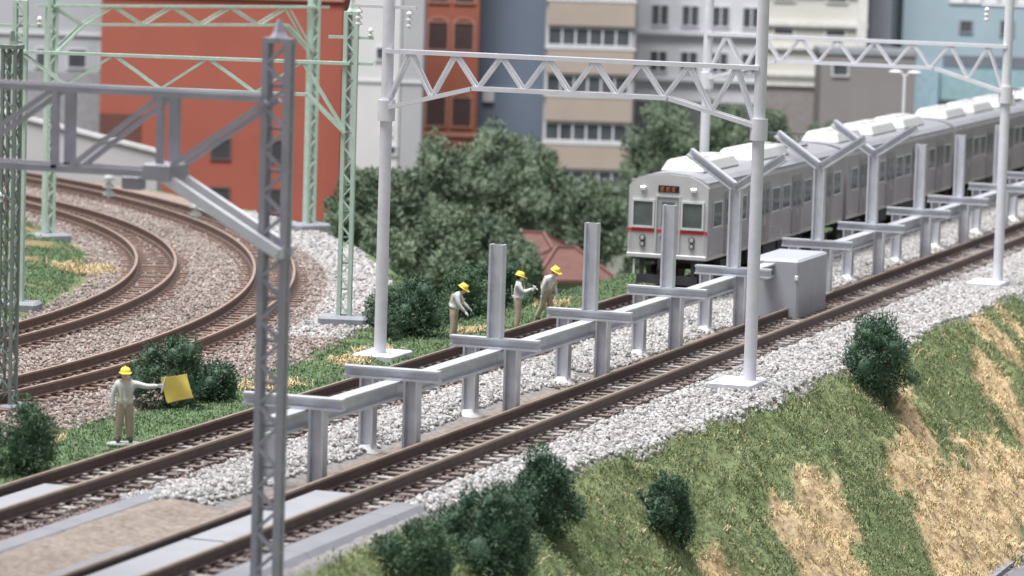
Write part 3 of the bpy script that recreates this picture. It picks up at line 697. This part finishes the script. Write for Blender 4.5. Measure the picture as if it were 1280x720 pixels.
# ------------------------------------------------------------------ people
def person(loc, rz, J, label, group=None, rad=None, base=False, hand_dir=((0, 0, -1), (0, 0, -1)), extra=None):
    """J: joint positions in metres, figure faces -Y locally, feet on z=0"""
    root = empty('person', loc, rz); tag(root, label, 'person', group)
    R = dict(pelvis=.165, waist=.150, chest=.180, neck=.066, shL=.098, shR=.098, elL=.068, elR=.068, wrL=.050, wrR=.050, hipL=.130, hipR=.130,
             knL=.105, knR=.105, anL=.088, anR=.088, toL=.055, toR=.055, head=.07)
    order = ['pelvis', 'waist', 'chest', 'neck', 'head', 'shL', 'elL', 'wrL', 'shR', 'elR', 'wrR', 'hipL', 'knL', 'anL', 'toL', 'hipR', 'knR', 'anR', 'toR']
    E = [('pelvis', 'waist', 0), ('waist', 'chest', 0), ('chest', 'neck', 0), ('neck', 'head', 2), ('chest', 'shL', 0), ('shL', 'elL', 0), ('elL', 'wrL', 0), ('chest', 'shR', 0), ('shR', 'elR', 0), ('elR', 'wrR', 0),
         ('pelvis', 'hipL', 1), ('hipL', 'knL', 1), ('knL', 'anL', 1), ('anL', 'toL', 3), ('pelvis', 'hipR', 1), ('hipR', 'knR', 1), ('knR', 'anR', 1), ('anR', 'toR', 3)]
    ix = {n: i for i, n in enumerate(order)}
    me = bpy.data.meshes.new('skeleton'); me.from_pydata([J[n] for n in order], [(ix[a], ix[b]) for a, b, _ in E], [])
    o = bpy.data.objects.new('skeleton', me); COL.objects.link(o)
    sk = o.modifiers.new('s', 'SKIN'); sub = o.modifiers.new('u', 'SUBSURF'); sub.levels = 1; sub.render_levels = 1
    sv = me.skin_vertices[0].data
    for n in order:
        k = R[n]; sv[ix[n]].radius = (k*(1.15 if n in ('chest', 'pelvis', 'waist') else 1), k); sv[ix[n]].use_root = (n == 'pelvis')
    dg = bpy.context.evaluated_depsgraph_get(); ev = o.evaluated_get(dg); bm_me = bpy.data.meshes.new_from_object(ev)
    bpy.data.objects.remove(o)
    V = [Vector(J[n]) for n in order]
    def near(p):
        best = (9, 0)
        for a, b, m in E:
            A = V[ix[a]]; B = V[ix[b]]; t = max(0, min(1, (p-A).dot(B-A)/max((B-A).length_squared, 1e-6))); d = (A+(B-A)*t-p).length
            d -= .5*(R[a]*(1-t)+R[b]*t)
            if d < best[0]: best = (d, m)
        return best[1]
    mb = MB(); mb.v = [tuple(v.co) for v in bm_me.vertices]
    for pl in bm_me.polygons: mb.f.append(tuple(pl.vertices)); mb.m.append(near(pl.center))
    # head with face
    H = Vector(J['head']); hn = (H-Vector(J['neck'])).normalized(); hf = Vector(J.get('face', (0, -1, 0))).normalized(); hs = hf.cross(Vector((0, 0, 1))).normalized()
    hc = H+Vector((0, 0, .06)); 
    mb.blob(hc, .085, .098, .125, 12, 10, 2)
    def at(f, s, u): return hc+hf*f+hs*s+Vector((0, 0, u))
    mb.blob(at(.10, 0, -.012), .016, .02, .026, 6, 5, 2)
    for s in (-1, 1): mb.blob(at(.088, s*.034, .012), .012, .01, .009, 6, 4, 3); mb.blob(at(0, s*.087, -.005), .016, .02, .03, 6, 5, 2)
    mb.blob(at(.092, 0, -.058), .024, .01, .007, 6, 4, 4)
    # hands: palm, four fingers and thumb each
    for sd, w, e in ((0, 'wrL', 'elL'), (1, 'wrR', 'elR')):
        d = (Vector(J[w])-Vector(J[e])).normalized(); wv = Vector(J[w]); sdv = d.cross(Vector((0, 1, .2))).normalized() if abs(d.y) < .9 else d.cross(Vector((0, 0, 1))).normalized()
        nn = d.cross(sdv).normalized()
        mb.prism([(-.036, -.018), (.036, -.018), (.036, .018), (-.036, .018)], wv-d*.01, wv+d*.095, nn, 5, [(-.045, -.015), (.045, -.015), (.045, .015), (-.045, .015)])
        for k, l in enumerate((.072, .085, .08, .062)):
            s0 = (-.033+.022*k); p = wv+d*.09+sdv*s0; q = p+d*l*.55; t = q+d*l*.35-nn*l*.35
            mb.tube(p, q, .0105, .010, 6, 5); mb.tube(q, t, .010, .007, 6, 5)
        p = wv+d*.03-sdv*.035; q = p+d*.035-sdv*.028; mb.tube(p, q, .013, .011, 6, 5); mb.tube(q, q+d*.035-nn*.01, .011, .008, 6, 5)
    body = mb.build('body', [SHIRT, TROUS, SKIN, BOOT, mat('lip_paint', (.45, .2, .17), .5), GLOVE], root, True)
    # hair, helmet
    b = MB(); b.blob(tuple(hc-hf*.02+Vector((0, 0, .012))), .094, .1, .118, 12, 8); b.build('hair', HAIRM, root, True)
    b = MB(); b.lathe((0, 0, 0), [(.155, -.012), (.158, .0), (.128, .012), (.126, .05), (.108, .095), (.07, .125), (.02, .137)], 18, sx=1, sy=1.08)
    b.box(-.012, .012, -.11, .11, .10, .147); b.hexa([(-.09, -.22, -.018), (.09, -.22, -.018), (.12, -.12, -.012), (-.12, -.12, -.012), (-.08, -.215, -.004), (.08, -.215, -.004), (.12, -.12, .006), (-.12, -.12, .006)])
    hl = b.build('helmet', YEL, root, True); hl.location = hc+Vector((0, 0, .055))
    hl.rotation_euler = (J.get('nod', 0), 0, math.atan2(hf.x, -hf.y))
    # waist belt and braces of the work vest
    b = MB(); P_, W_, C_ = Vector(J['pelvis']), Vector(J['waist']), Vector(J['chest'])
    ax = (C_-P_).normalized(); c0 = P_+(W_-P_)*.55
    ring = [(.205*math.cos(t), .172*math.sin(t)) for t in [2*math.pi*k/18 for k in range(18)]]
    b.prism(ring, c0-ax*.03, c0+ax*.035, up=(0, -1, 0)); b.build('belt', GLOVE, root, True)
    b = MB(); fwd = Vector((0, -1, 0)); fwd = (fwd-ax*fwd.dot(ax)).normalized(); sdx = ax.cross(fwd).normalized()
    for s in (-1, 1):
        for q in (-1, 1):
            b.bar(c0+sdx*s*.085+fwd*q*.178, C_+sdx*s*.095+fwd*q*.198+ax*.05, .045, .022, up=fwd)
    b.build('vest_strap', VESTM, root)
    if base:
        b = MB(); b.lathe((0, 0, 0), [(.40, -.09), (.42, -.03), (.40, -.002)], 24, sx=1.0, sy=.62); b.build('figure_base', mat('base_disc', (.42, .44, .41), .6), root)
    return root, hc
def stand(**k):
    J = dict(pelvis=(0, 0, .95), waist=(0, 0, 1.1), chest=(0, 0, 1.32), neck=(0, -.01, 1.5), head=(0, -.02, 1.58), shL=(.19, 0, 1.42), shR=(-.19, 0, 1.42), elL=(.26, 0, 1.14), elR=(-.26, 0, 1.14),
             wrL=(.27, -.04, .9), wrR=(-.27, -.04, .9), hipL=(.10, 0, .86), hipR=(-.10, 0, .86), knL=(.12, -.02, .48), knR=(-.12, -.02, .48), anL=(.14, .02, .09), anR=(-.14, .02, .09), toL=(.16, -.13, .05), toR=(-.16, -.13, .05))
    J.update(k); return J
def face_cam(x, y): return math.atan2(x-CP.x, -(y-CP.y))   # local -Y looks at the viewer
# flagman: facing the viewer, left arm straight out with a flag
fx, fy = -8.63, 6.83; fr = face_cam(fx, fy)
fr = math.atan2(-(fx-CP.x), (fy-CP.y))
fz = float(hz(np.array([fx]), np.array([fy]))[0])+.10
person((fx, fy, fz), fr+.1, stand(shL=(.20, 0, 1.43), elL=(.50, -.04, 1.36), wrL=(.80, -.08, 1.38), elR=(-.29, .0, 1.14), wrR=(-.30, -.05, .88)),
       'worker in a yellow helmet holding a yellow flag out to the side', base=True)
# the flag, held in the outstretched hand
fo = empty('signal_flag', (fx, fy, fz), fr+.1); tag(fo, 'yellow signal flag held in the outstretched hand of the worker at the left', 'flag')
b = MB(); b.tube((.86, -.13, 1.22), (.955, -.1, 1.62), .016, .016, 8); b.build('flag_stick', GLUE, fo, True)
b = MB(); nx_, nz_ = 9, 8; vs = []
for k in range(nz_+1):
    for i in range(nx_+1):
        u = i/nx_; v = k/nz_; x = .90+u*.62+v*-.0+(.02 if k in (0, nz_) else 0)+.12*(1-v)-.02; z = 1.02+v*.56+u*.10-.05*(1-v)*(1-u)
        vs.append((x-.05*v, -.12+.05*math.sin(u*5+v*2), z))
th = .014; n0 = len(vs); vs2 = vs+[(x, y-th, z) for x, y, z in vs]; fs = []
for k in range(nz_):
    for i in range(nx_):
        q = k*(nx_+1)+i; fs.append((q, q+1, q+nx_+2, q+nx_+1)); fs.append((n0+q, n0+q+nx_+1, n0+q+nx_+2, n0+q+1))
edge = [i for i in range(nx_+1)]+[k*(nx_+1)+nx_ for k in range(1, nz_+1)]+[nz_*(nx_+1)+i for i in range(nx_-1, -1, -1)]+[k*(nx_+1) for k in range(nz_-1, 0, -1)]
for i in range(len(edge)): a_, b_ = edge[i], edge[(i+1) % len(edge)]; fs.append((a_, b_, b_+n0, a_+n0))
b.add(vs2, fs); b.build('flag_cloth', FLAGM, fo, True)
GRP = 'workers inspecting the far track'
def zat(x, y): return float(hz(np.array([x]), np.array([y]))[0])
# stooping worker facing to the right of the picture (towards -Y in world)
x, y = 15.6, 7.3
person((x, y, zat(x, y)), .15, stand(waist=(0, -.03, 1.1), chest=(0, -.12, 1.30), neck=(0, -.2, 1.44), head=(0, -.27, 1.49), face=(0, -1, -.6), nod=.55,
       shL=(.18, -.10, 1.38), shR=(-.18, -.10, 1.38), elL=(.24, -.22, 1.12), elR=(-.24, -.2, 1.1), wrL=(.16, -.42, .98), wrR=(-.18, -.38, .90)), 'worker in a yellow helmet looking down, left of the first tall post', GRP)
x, y = 19.15, 6.50
person((x, y, zat(x, y)), .35, stand(elL=(.27, -.12, 1.17), wrL=(.16, -.38, 1.22), elR=(-.24, -.16, 1.18), wrR=(-.14, -.42, 1.30), head=(0, -.05, 1.57), face=(.2, -1, -.35), nod=.3), 'middle worker in a yellow helmet reading a clipboard', GRP)
cb = empty('clipboard', (x, y, zat(x, y)), .35); tag(cb, 'white clipboard in the hands of the middle worker', 'clipboard')
b = MB(); b.hexa([(-.16, -.60, 1.26), (.10, -.60, 1.26), (.10, -.44, 1.40), (-.16, -.44, 1.40), (-.16, -.61, 1.275), (.10, -.61, 1.275), (.10, -.45, 1.415), (-.16, -.45, 1.415)]); b.build('board', GLOVE, cb)
b = MB(); b.box(-.07, .01, -.47, -.44, 1.40, 1.43); b.build('clip', DARK, cb)
x, y = 21.95, 6.50
person((x, y, zat(x, y)), -.25, stand(pelvis=(0, .05, .95), waist=(0, 0, 1.09), chest=(0, -.13, 1.30), neck=(0, -.23, 1.45), head=(0, -.31, 1.51), face=(0, -1, -.5), nod=.45,
       shL=(.18, -.12, 1.38), shR=(-.18, -.10, 1.38), elL=(.24, -.14, 1.10), elR=(-.24, -.02, 1.10), wrL=(.22, -.22, .86), wrR=(-.24, .02, .84), knR=(-.12, .08, .48), anR=(-.14, .26, .11), toR=(-.15, .13, .04), anL=(.13, -.08, .09), toL=(.14, -.24, .05), knL=(.11, -.08, .48)),
       'worker in a yellow helmet stepping forward and leaning, right of the clipboard holder', GRP)

# ------------------------------------------------------------------ vegetation
def foliage(lobes, n, size, m, name, root, core=True):
    """leaf sized faces spread through the volume of overlapping lobes, gaps left between clumps"""
    L = np.array([(l[0], l[1], l[2], l[3], l[3]*l[4]) for l in lobes]); w = L[:, 3]**2; w /= w.sum()
    k = rng.choice(len(L), n, p=w); d = rng.normal(size=(n, 3)); d /= np.linalg.norm(d, axis=1)[:, None]
    r = 1.06-np.abs(rng.normal(0, .2, n)); r *= 1+.45*(vnoise(d[:, 0]*2+k*3.1, d[:, 1]*2+d[:, 2]*2.5, 1.8, 51)-.5)+.16*(vnoise(d[:, 0]*5+k, d[:, 1]*5-d[:, 2]*4, 1.8, 53)-.5)
    P = L[k, :3]+d*r[:, None]*np.stack([L[k, 3], L[k, 3], L[k, 4]], -1)
    keep = vnoise(P[:, 0]*1.7/size*.12+P[:, 2], P[:, 1]*1.7/size*.12-P[:, 2], 1.1, 52) > .06
    P = P[keep]; n = len(P)
    a = rng.normal(size=(n, 3)); a = a*.6+d[keep]*.75+np.array([0, 0, .35]); a /= np.linalg.norm(a, axis=1)[:, None]; b = np.cross(a, rng.normal(size=(n, 3))); b /= np.linalg.norm(b, axis=1)[:, None]
    s = size*rng.uniform(.5, 1.3, n)[:, None]
    V = np.stack([P-a*s, P+b*s*.26, P+a*s, P-b*s*.26], 1).reshape(-1, 3); F = np.arange(4*n).reshape(-1, 4)
    me = bpy.data.meshes.new(name); me.from_pydata(V.tolist(), [], F.tolist()); me.materials.append(m)
    o = bpy.data.objects.new(name, me); COL.objects.link(o); o.parent = root
    if core:
        c = MB()
        for l in L: c.blob((l[0], l[1], l[2]), l[3]*.5, l[3]*.5, l[4]*.5, 10, 7, 0, .25)
        c.build('inner_foliage', m, o, True)
    return o
def lobes_for(R, H, n, z0, flat=1.0):
    out = [(0, 0, z0+H*.34, R*.62, min(1.3, H/R*.5)), (R*.12, -R*.1, z0+H*.62, R*.48, 1.05)]
    for i in range(n):
        t = (i+random.random())/n; a = i*2.4+random.uniform(-.5, .5); rr = R*random.uniform(.42, .85)*(1.05-.75*t**1.6)
        out.append((rr*math.cos(a), rr*math.sin(a), z0+H*(.16+.70*t), R*random.uniform(.18, .40)*(1.1-.35*t), random.uniform(.9, 1.5)))
    return out
def shrub(x, y, z, R, H, label, m=LEAFM, n=9000, leaf=.055, group='shrubs along the line', k=9):
    r = empty('shrub', (x, y, z)); tag(r, label, 'shrub', group)
    b = MB()
    for i in range(4):
        a = i*1.6; b.tube((0, 0, -.1), (math.cos(a)*R*.3, math.sin(a)*R*.3, H*.5), .05, .025, 6)
    b.build('stem', BARK, r)
    foliage(lobes_for(R, H, k, 0), n, leaf, m, 'foliage', r); return r
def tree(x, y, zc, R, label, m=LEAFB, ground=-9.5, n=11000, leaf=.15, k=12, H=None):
    r = empty('tree', (x, y, ground)); tag(r, label, 'tree', 'trees between the line and the town')
    top = zc-ground; H = H or R*2.4
    b = MB(); b.tube((0, 0, -.2), (.15, .1, top*.55), R*.13, R*.09, 8); b.tube((.15, .1, top*.55), (-.1, .2, top), R*.09, R*.04, 8); b.build('trunk', BARK, r, True)
    b = MB()
    for i in range(5):
        a = i*1.256+random.random(); zz = top*random.uniform(.6, .85)
        b.tube((.1, .1, zz), (math.cos(a)*R*.7, math.sin(a)*R*.7, zz+R*random.uniform(.3, .8)), R*.05, R*.02, 6)
    b.build('limb', BARK, r, True)
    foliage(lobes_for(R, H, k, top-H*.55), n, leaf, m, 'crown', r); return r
random.seed(11)
shrub(-1.9, 8.7, -.42, 1.2, 2.1, 'feathery dark green shrub just behind the yellow flag', LEAFD, 8000, .06)
shrub(-.2, 8.2, -.42, .9, 1.1, 'low shrub between the flag shrub and the grey lattice mast', LEAFD, 5000, .06)
shrub(-13.6, 7.05, -.45, 1.1, 1.8, 'dark green shrub at the left edge beside the rails', LEAFM, 8000, .055)
shrub(15.6, 8.75, -.5, 1.2, 2.0, 'rounded dark shrub right of the pale pole, left of the stooping worker', LEAFD, 8000, .06)
shrub(21.8, 9.3, -.7, 1.25, 2.0, 'wide shrub behind the stooping worker and the first tall post', LEAFM, 8500, .065)
shrub(25.6, 9.4, -.9, 1.15, 2.3, 'tall shrub behind the middle worker', LEAFD, 8000, .065)
shrub(18.2, 10.6, -1.2, 1.1, 2.3, 'shrub rising behind the gap between the two rounded shrubs', LEAFM, 7000, .065)
shrub(28.8, 10.0, -1.6, 1.1, 2.0, 'shrub left of the red roofed house', LEAFM, 6000, .065)
shrub(16.6, -5.45, -1.5, 1.45, 2.85, 'tall bushy shrub standing alone at the top of the grass bank', LEAFD, 15000, .06, k=12)
shrub(-4.4, -5.4, -2.6, 1.05, 2.1, 'dark shrub low on the bank at the bottom centre', LEAFD, 13000, .06)
shrub(-9.6, -4.1, -1.5, 1.15, 2.1, 'dark shrub on the edge of the ballast at the bottom centre', LEAFD, 13000, .06)
shrub(-14.2, -4.3, -1.9, 1.6, 2.4, 'large dark shrub beside the bare grey roadbed', LEAFD, 17000, .06, k=13)
shrub(-17.6, -4.0, -1.7, 1.3, 1.9, 'lower dark shrub at the bottom edge beside the grey roadbed', LEAFM, 12000, .06)
for (x, y, z, R, lab) in (
 (62.0, 21.2, -3.2, 1.5, 'low tree just left of the small red roofed house'),
 (74.5, 26.2, -1.6, 2.2, 'tree filling the gap above the small red roofed house'),
 (84.0, 28.0, -1.0, 2.0, 'tree between the slate blue tower and the beige office block'),
 (61.5, 28.5, -.6, 2.0, 'tree just right of the pale pole, in front of the red wall end'),
 (63.8, 27.4, -.9, 2.1, 'blurred tree in front of the pale narrow building'),
 (71.1, 27.9, -.6, 2.5, 'tall blurred tree below the brown arched building'),
 (79.5, 28.3, -.5, 2.7, 'tree covering the foot of the blue grey tower'),
 (59.6, 23.8, -2.2, 2.3, 'dark tree rising behind the rounded shrubs'),
 (56.9, 25.5, -2.6, 1.9, 'dark low tree right of the pale pole'),
 (65.0, 23.5, -2.6, 2.0, 'dark tree beside the red roofed house, on its left'),
 (80.8, 24.0, -2.2, 2.0, 'tree behind the red roofed house'),
 (89.8, 28.7, -2.6, 1.7, 'small tree below the beige office block'),
 (91.8, 23.9, .3, 2.5, 'dark tree behind the front of the train'),
 (97.5, 22.6, .2, 2.6, 'dark tree behind the roof of the leading car'),
 (104.2, 22.0, -.2, 2.3, 'dark tree behind the second car'),
 (67.8, 31.3, -1.4, 1.7, 'olive tree at the right end of the red building'),
 (72.8, 18.6, -3.0, 1.9, 'low dark tree beside the face of the train'),
 (99.0, 26.5, -1.6, 2.6, 'dark tree standing farther back behind the train'),
 (112.5, 21.0, -1.2, 2.2, 'dark tree below the grey annex')):
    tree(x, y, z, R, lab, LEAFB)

# ------------------------------------------------------------------ town behind
FR = math.atan2(-.945, .327)
def wallm(name, c): return mat(name, c, .75, 0, .07, .25)
WGL = mat('town_window_glass', (.075, .085, .10), .2, 0, .3, .6)
WFR = mat('town_window_frame', (.62, .63, .66), .5, 0, .05, 2)
class Bld:
    def __init__(s, x, y, w, ztop, m, label, k, z00, d, px0, depth=7, cat='building'):
        s.r = empty('building', (x, y, -9.55), FR); tag(s.r, label, cat); s.k = k; s.z0 = z00; s.px0 = px0; s.sc = d/4700
        s.w = w; b = MB(); b.box(0, w, 0, depth, 0, ztop+9.55); s.wall = b.build('wall', m, s.r); s.depth = depth
        b = MB(); b.box(-.12, w+.12, -.12, depth+.12, ztop+9.552, ztop+9.85); b.build('roof', CONC, s.r)
    def S(s, x): return (x-s.px0)*s.sc
    def Z(s, y): return s.z0-s.k*y+9.55
    def panel(s, x0, x1, y0, y1, m, name, out=.1, inn=0, kind=None):
        b = MB(); b.box(s.S(x0), s.S(x1), -out, -.002, s.Z(y1), s.Z(y0)); return b.build(name, m, s.r)
    def window(s, x0, x1, y0, y1, m=None, fr=WFR, n=1, arch=False):
        a, c, z0, z1 = s.S(x0), s.S(x1), s.Z(y1), s.Z(y0); t = .09
        b = MB(); b.box(a-t, c+t, -.12, -.003, z1, z1+t); b.box(a-t, c+t, -.16, -.003, z0-t, z0); b.box(a-t, a, -.12, -.003, z0, z1); b.box(c, c+t, -.12, -.003, z0, z1)
        for i in range(1, n): q = a+(c-a)*i/n; b.box(q-.05, q+.05, -.11, -.003, z0, z1)
        if arch:
            for i in range(8):
                t0, t1 = math.pi*i/8, math.pi*(i+1)/8; R = (c-a)/2+t/2; mx = (a+c)/2
                b.bar((mx+R*math.cos(t0), -.06, z1+R*.5*math.sin(t0)), (mx+R*math.cos(t1), -.06, z1+R*.5*math.sin(t1)), .1, .1, up=(0, 1, 0))
        f = b.build('window', fr, s.r)
        for i in range(n):
            g = MB(); g.box(a+(c-a)*i/n+.02, a+(c-a)*(i+1)/n-.02, -.04, -.004, z0, z1); g.build('pane', m or WGL, f)
        return f
A = Bld(123.6, 70.4, 15.1, 13, wallm('red_render', (.32, .088, .06)), 'large plain brick red building with small square dark windows', .0497, 5.67, 235, 148, 9)
dkf = mat('dark_window_frame', (.12, .09, .09), .6)
for y in (188, 250): A.window(289, 312, y-12, y+12, mat('dark_window_glass', (.05, .05, .055), .3), dkf)
for y in (188, 250): A.window(362, 378, y-12, y+12, MATS['dark_window_glass'], dkf)
A.panel(148, 200, 148, 300, mat('dark_brick', (.12, .05, .04), .8), 'dark_entrance', .15)
A.panel(148, 450, -8, -2, wallm('pale_salmon', (.55, .28, .22)), 'ledge', .3)
B = Bld(119.44, 51.86, 2.85, 14, wallm('pale_render', (.56, .55, .56)), 'narrow pale building beside the brick red one', .0476, 6.23, 225, 440, 6)
B2 = Bld(120.4, 49.1, 1.30, 14, wallm('grey_render', (.36, .36, .38)), 'narrow mid grey slab building joined to the right of the pale one', .0476, 6.23, 225, 500, 6)
B.window(479, 491, 158, 168); B.window(488, 497, 184, 193); B.window(470, 485, 60, 74); B.panel(440, 500, 100, 103, WFR, 'ledge', .12); B2.panel(500, 527, 100, 103, WFR, 'ledge', .12)
Cc = Bld(134.86, 53.19, 3.57, 13, wallm('red_brown_brick', (.30, .095, .06)), 'red brown building with arched dark windows', .0507, 5.87, 240, 527, 7)
AR = mat('arch_stone', (.42, .22, .17), .7)
for y0, y1 in ((-30, 2), (28, 62), (122, 158)):
    for x0 in (534, 566): Cc.window(x0, x0+24, y0, y1, mat('brown_glass', (.07, .045, .045), .3), AR, arch=True)
Cc.window(534, 590, 192, 240, MATS['brown_glass'], AR, arch=True); Cc.panel(527, 597, 166, 171, AR, 'ledge', .18)
Dd = Bld(140.75, 51.5, 4.5, 15, wallm('slate_blue_render', (.155, .195, .26)), 'plain slate blue tower block', .0518, 5.84, 245, 597, 8)
Dd.panel(597, 683, 108, 111, mat('slate_ledge', (.2, .24, .3), .7), 'ledge', .1); Dd.panel(604, 618, 112, 128, WFR, 'vent_box', .3)
Ee = Bld(132.7, 44.22, 5.6, 15, wallm('grey_recess', (.36, .36, .39)), 'beige office block with long ribbon windows', .0496, 6.29, 235, 680, 7)
BE = mat('beige_band', (.38, .315, .275), .7, 0, .05, .5)
for y in (-24, 36, 96, 156, 216, 276):
    Ee.window(684, 785, y, y+20, None, WFR, 6)
    Ee.panel(683, 791, y+26, y+56, BE, 'spandrel', .35); Ee.panel(680, 793, y+22.5, y+25.6, WFR, 'sill', .4)
Ff = Bld(147.02, 42.65, 8.8, 14, wallm('white_grey_render', (.60, .60, .65)), 'pale grey white apartment block', .0524, 6.13, 248, 795, 7)
for y in (8, 66): 
    for x in (812, 850, 888, 926): Ff.window(x, x+20, y, y+24, None, WFR, 2)
for y in (40, 98): Ff.panel(795, 958, y, y+4, WFR, 'balcony_slab', .5)
Ff.panel(795, 960, 128, 300, mat('dark_grey_wall', (.14, .145, .145), .8), 'lower_wall', .12)  # lower part of the block in plain dark grey
F2 = Bld(145.93, 33.63, 6.6, 14, wallm('cream_render', (.60, .59, .555)), 'cream building with horizontal ledges above the train', .0516, 6.47, 244, 955, 7)
CRM = mat('cream_ledge', (.70, .695, .67), .6)
for y0, y1 in ((-12, -8), (28, 33), (58, 62), (92, 96), (104, 108)): F2.panel(955, 1082, y0, y1, CRM, 'ledge', .35)
for x in (1030, 965): F2.window(x, x+24, 37, 44, None, CRM); F2.window(x, x+24, -6, 1, None, CRM)
F2.window(1032, 1056, 99, 103, None, CRM); F2.panel(1068, 1080, -20, 110, CRM, 'pilaster', .5)
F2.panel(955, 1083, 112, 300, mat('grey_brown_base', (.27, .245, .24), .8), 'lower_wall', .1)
lb = Bld(138.4, 27.9, 5.9, 3.4, wallm('grey_brown_annex', (.235, .215, .22)), 'low grey brown annex beside the blue building', .05, 6.3, 236, 1025, 5)
lb.window(1040, 1058, 70, 84); 
Gg = Bld(155.8, 26.9, 9.6, 15, wallm('light_blue_render', (.36, .465, .53)), 'large light blue building at the right', .0529, 6.59, 250, 1120, 9)
Gs = Bld(153.6, 28.6, 1.4, 15, wallm('grey_blue_corner', (.33, .34, .40)), 'narrow grey blue tower left of the light blue building', .0529, 6.59, 250, 1092, 6)
for x in (1178, 1199, 1220, 1241, 1262): Gg.window(x, x+17, -14, 3, mat('white_blind', (.75, .76, .76), .5), WFR)
Gg.window(1192, 1206, 27, 40, None, mat('blue_grey_frame', (.3, .3, .33), .6)); Gg.window(1243, 1258, 25, 42, None, MATS['blue_grey_frame'])
Gg.panel(1172, 1300, 70, 84, mat('ledge_band_grey', (.17, .18, .22), .7), 'balcony_recess', .12)  # plain dark grey ledge band across the wall
Gg.panel(1168, 1300, 86, 126, mat('teal_blue_band', (.30, .45, .50), .7), 'balcony_front', .55); Gg.panel(1168, 1300, 128, 134, mat('balcony_underside_shade', (.12, .13, .15), .7), 'ledge', .5)  # dark strip below the balcony front is its shade, put into the colour
Gg.panel(1122, 1166, 88, 200, mat('porch_blue', (.33, .47, .56), .7), 'stair_tower', 1.0)
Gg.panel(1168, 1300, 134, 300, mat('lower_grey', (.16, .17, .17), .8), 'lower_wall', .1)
Ll = Bld(134.65, 84.16, 9.2, 13, wallm('warehouse_grey', (.40, .415, .44)), 'grey warehouse at the far left beyond the curved tracks', .0528, 4.8, 250, -20, 8)
Ll.panel(-20, 165, 40, 44, WFR, 'ledge', .2)
for x in (5, 45, 85, 125): Ll.window(x, x+22, 62, 84)
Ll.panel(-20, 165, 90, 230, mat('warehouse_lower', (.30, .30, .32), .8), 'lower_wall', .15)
# pale retaining ramp beyond the curve
r = empty('retaining_ramp', (77.1, 51.0, -9.5), FR); tag(r, 'pale concrete ramp wall sloping down behind the curved tracks', 'retaining wall')
b = MB(); b.hexa([(-3.4, 0, 0), (5.3, 0, 0), (5.3, 2.5, 0), (-3.4, 2.5, 0), (-3.4, 0, 11.1), (5.3, 0, 9.15), (5.3, 2.5, 9.15), (-3.4, 2.5, 11.1)]); b.build('wall', wallm('ramp_concrete', (.44, .43, .44)), r)
b = MB(); b.prism([(-.12, 0), (.12, 0), (.12, .16), (-.12, .16)], (-3.4, -.02, 11.1), (5.35, -.02, 9.15)); b.build('coping', mat('coping_pale', (.62, .62, .64), .6), r)
# houses with red roofs
def house(x, y, z, w, dp, hw_, hr, rz, label, rc):
    r = empty('house', (x, y, z), rz); tag(r, label, 'house')
    b = MB(); b.box(0, w, 0, dp, -4, hw_); b.build('wall', wallm('house_plaster', (.34, .31, .27)), r)
    o = .35; b = MB()
    v = [(-o, -o, hw_-.06), (w+o, -o, hw_-.06), (w+o, dp+o, hw_-.06), (-o, dp+o, hw_-.06), (w*.36, dp/2, hw_+hr), (w*.64, dp/2, hw_+hr), (-o, -o, hw_-.2), (w+o, -o, hw_-.2), (w+o, dp+o, hw_-.2), (-o, dp+o, hw_-.2)]
    b.add(v, [(0, 1, 5, 4), (1, 2, 5), (2, 3, 4, 5), (3, 0, 4), (0, 6, 7, 1), (1, 7, 8, 2), (2, 8, 9, 3), (3, 9, 6, 0), (9, 8, 7, 6)]); rf = b.build('roof', rc, r)
    b = MB()
    for p, q in ((0, 4), (1, 5), (2, 5), (3, 4), (4, 5)): b.bar(Vector(v[p])+Vector((0, 0, .05)), Vector(v[q])+Vector((0, 0, .05)), .13)
    b.build('ridge_tile', mat('ridge_red', (.19, .095, .085), .7), rf)
    for xx in (w*.2, w*.62):
        b = MB(); b.box(xx, xx+.9, -.06, -.003, hw_-1.5, hw_-.5); f = b.build('window', WFR, r); b = MB(); b.box(xx+.08, xx+.82, -.075, -.061, hw_-1.42, hw_-.58); b.build('pane', WGL, f)
    return r
RR = mat('red_brown_tiles', (.15, .07, .06), .75, 0, .12, 2.5, .3, 12)
house(66.6, 21.7, -6.5, 3.0, 3.4, 2.6, 1.15, FR+.25, 'small house with a red brown hipped roof left of the train', RR)
house(70.5, 25.6, -6.6, 3.2, 3.4, 3.0, 1.1, FR-.3, 'second red roofed house half hidden in the trees', RR)
# street lamp with two white heads
r = empty('street_lamp', (81.5, 9.2, -9.5)); tag(r, 'white two headed street lamp above the train roofs', 'street lamp')
b = MB(); b.tube((0, 0, 0), (0, 0, 14.6), .12, .07, 10); b.build('lamp_post', POLE, r, True)
for s in (-1, 1):
    b = MB(); b.bar((0, 0, 14.5), (0, s*.25, 14.7), .05); b.blob((0, s*.45, 14.68), .13, .33, .1, 8, 6); b.build('lamp_head', GLUE, r, True)
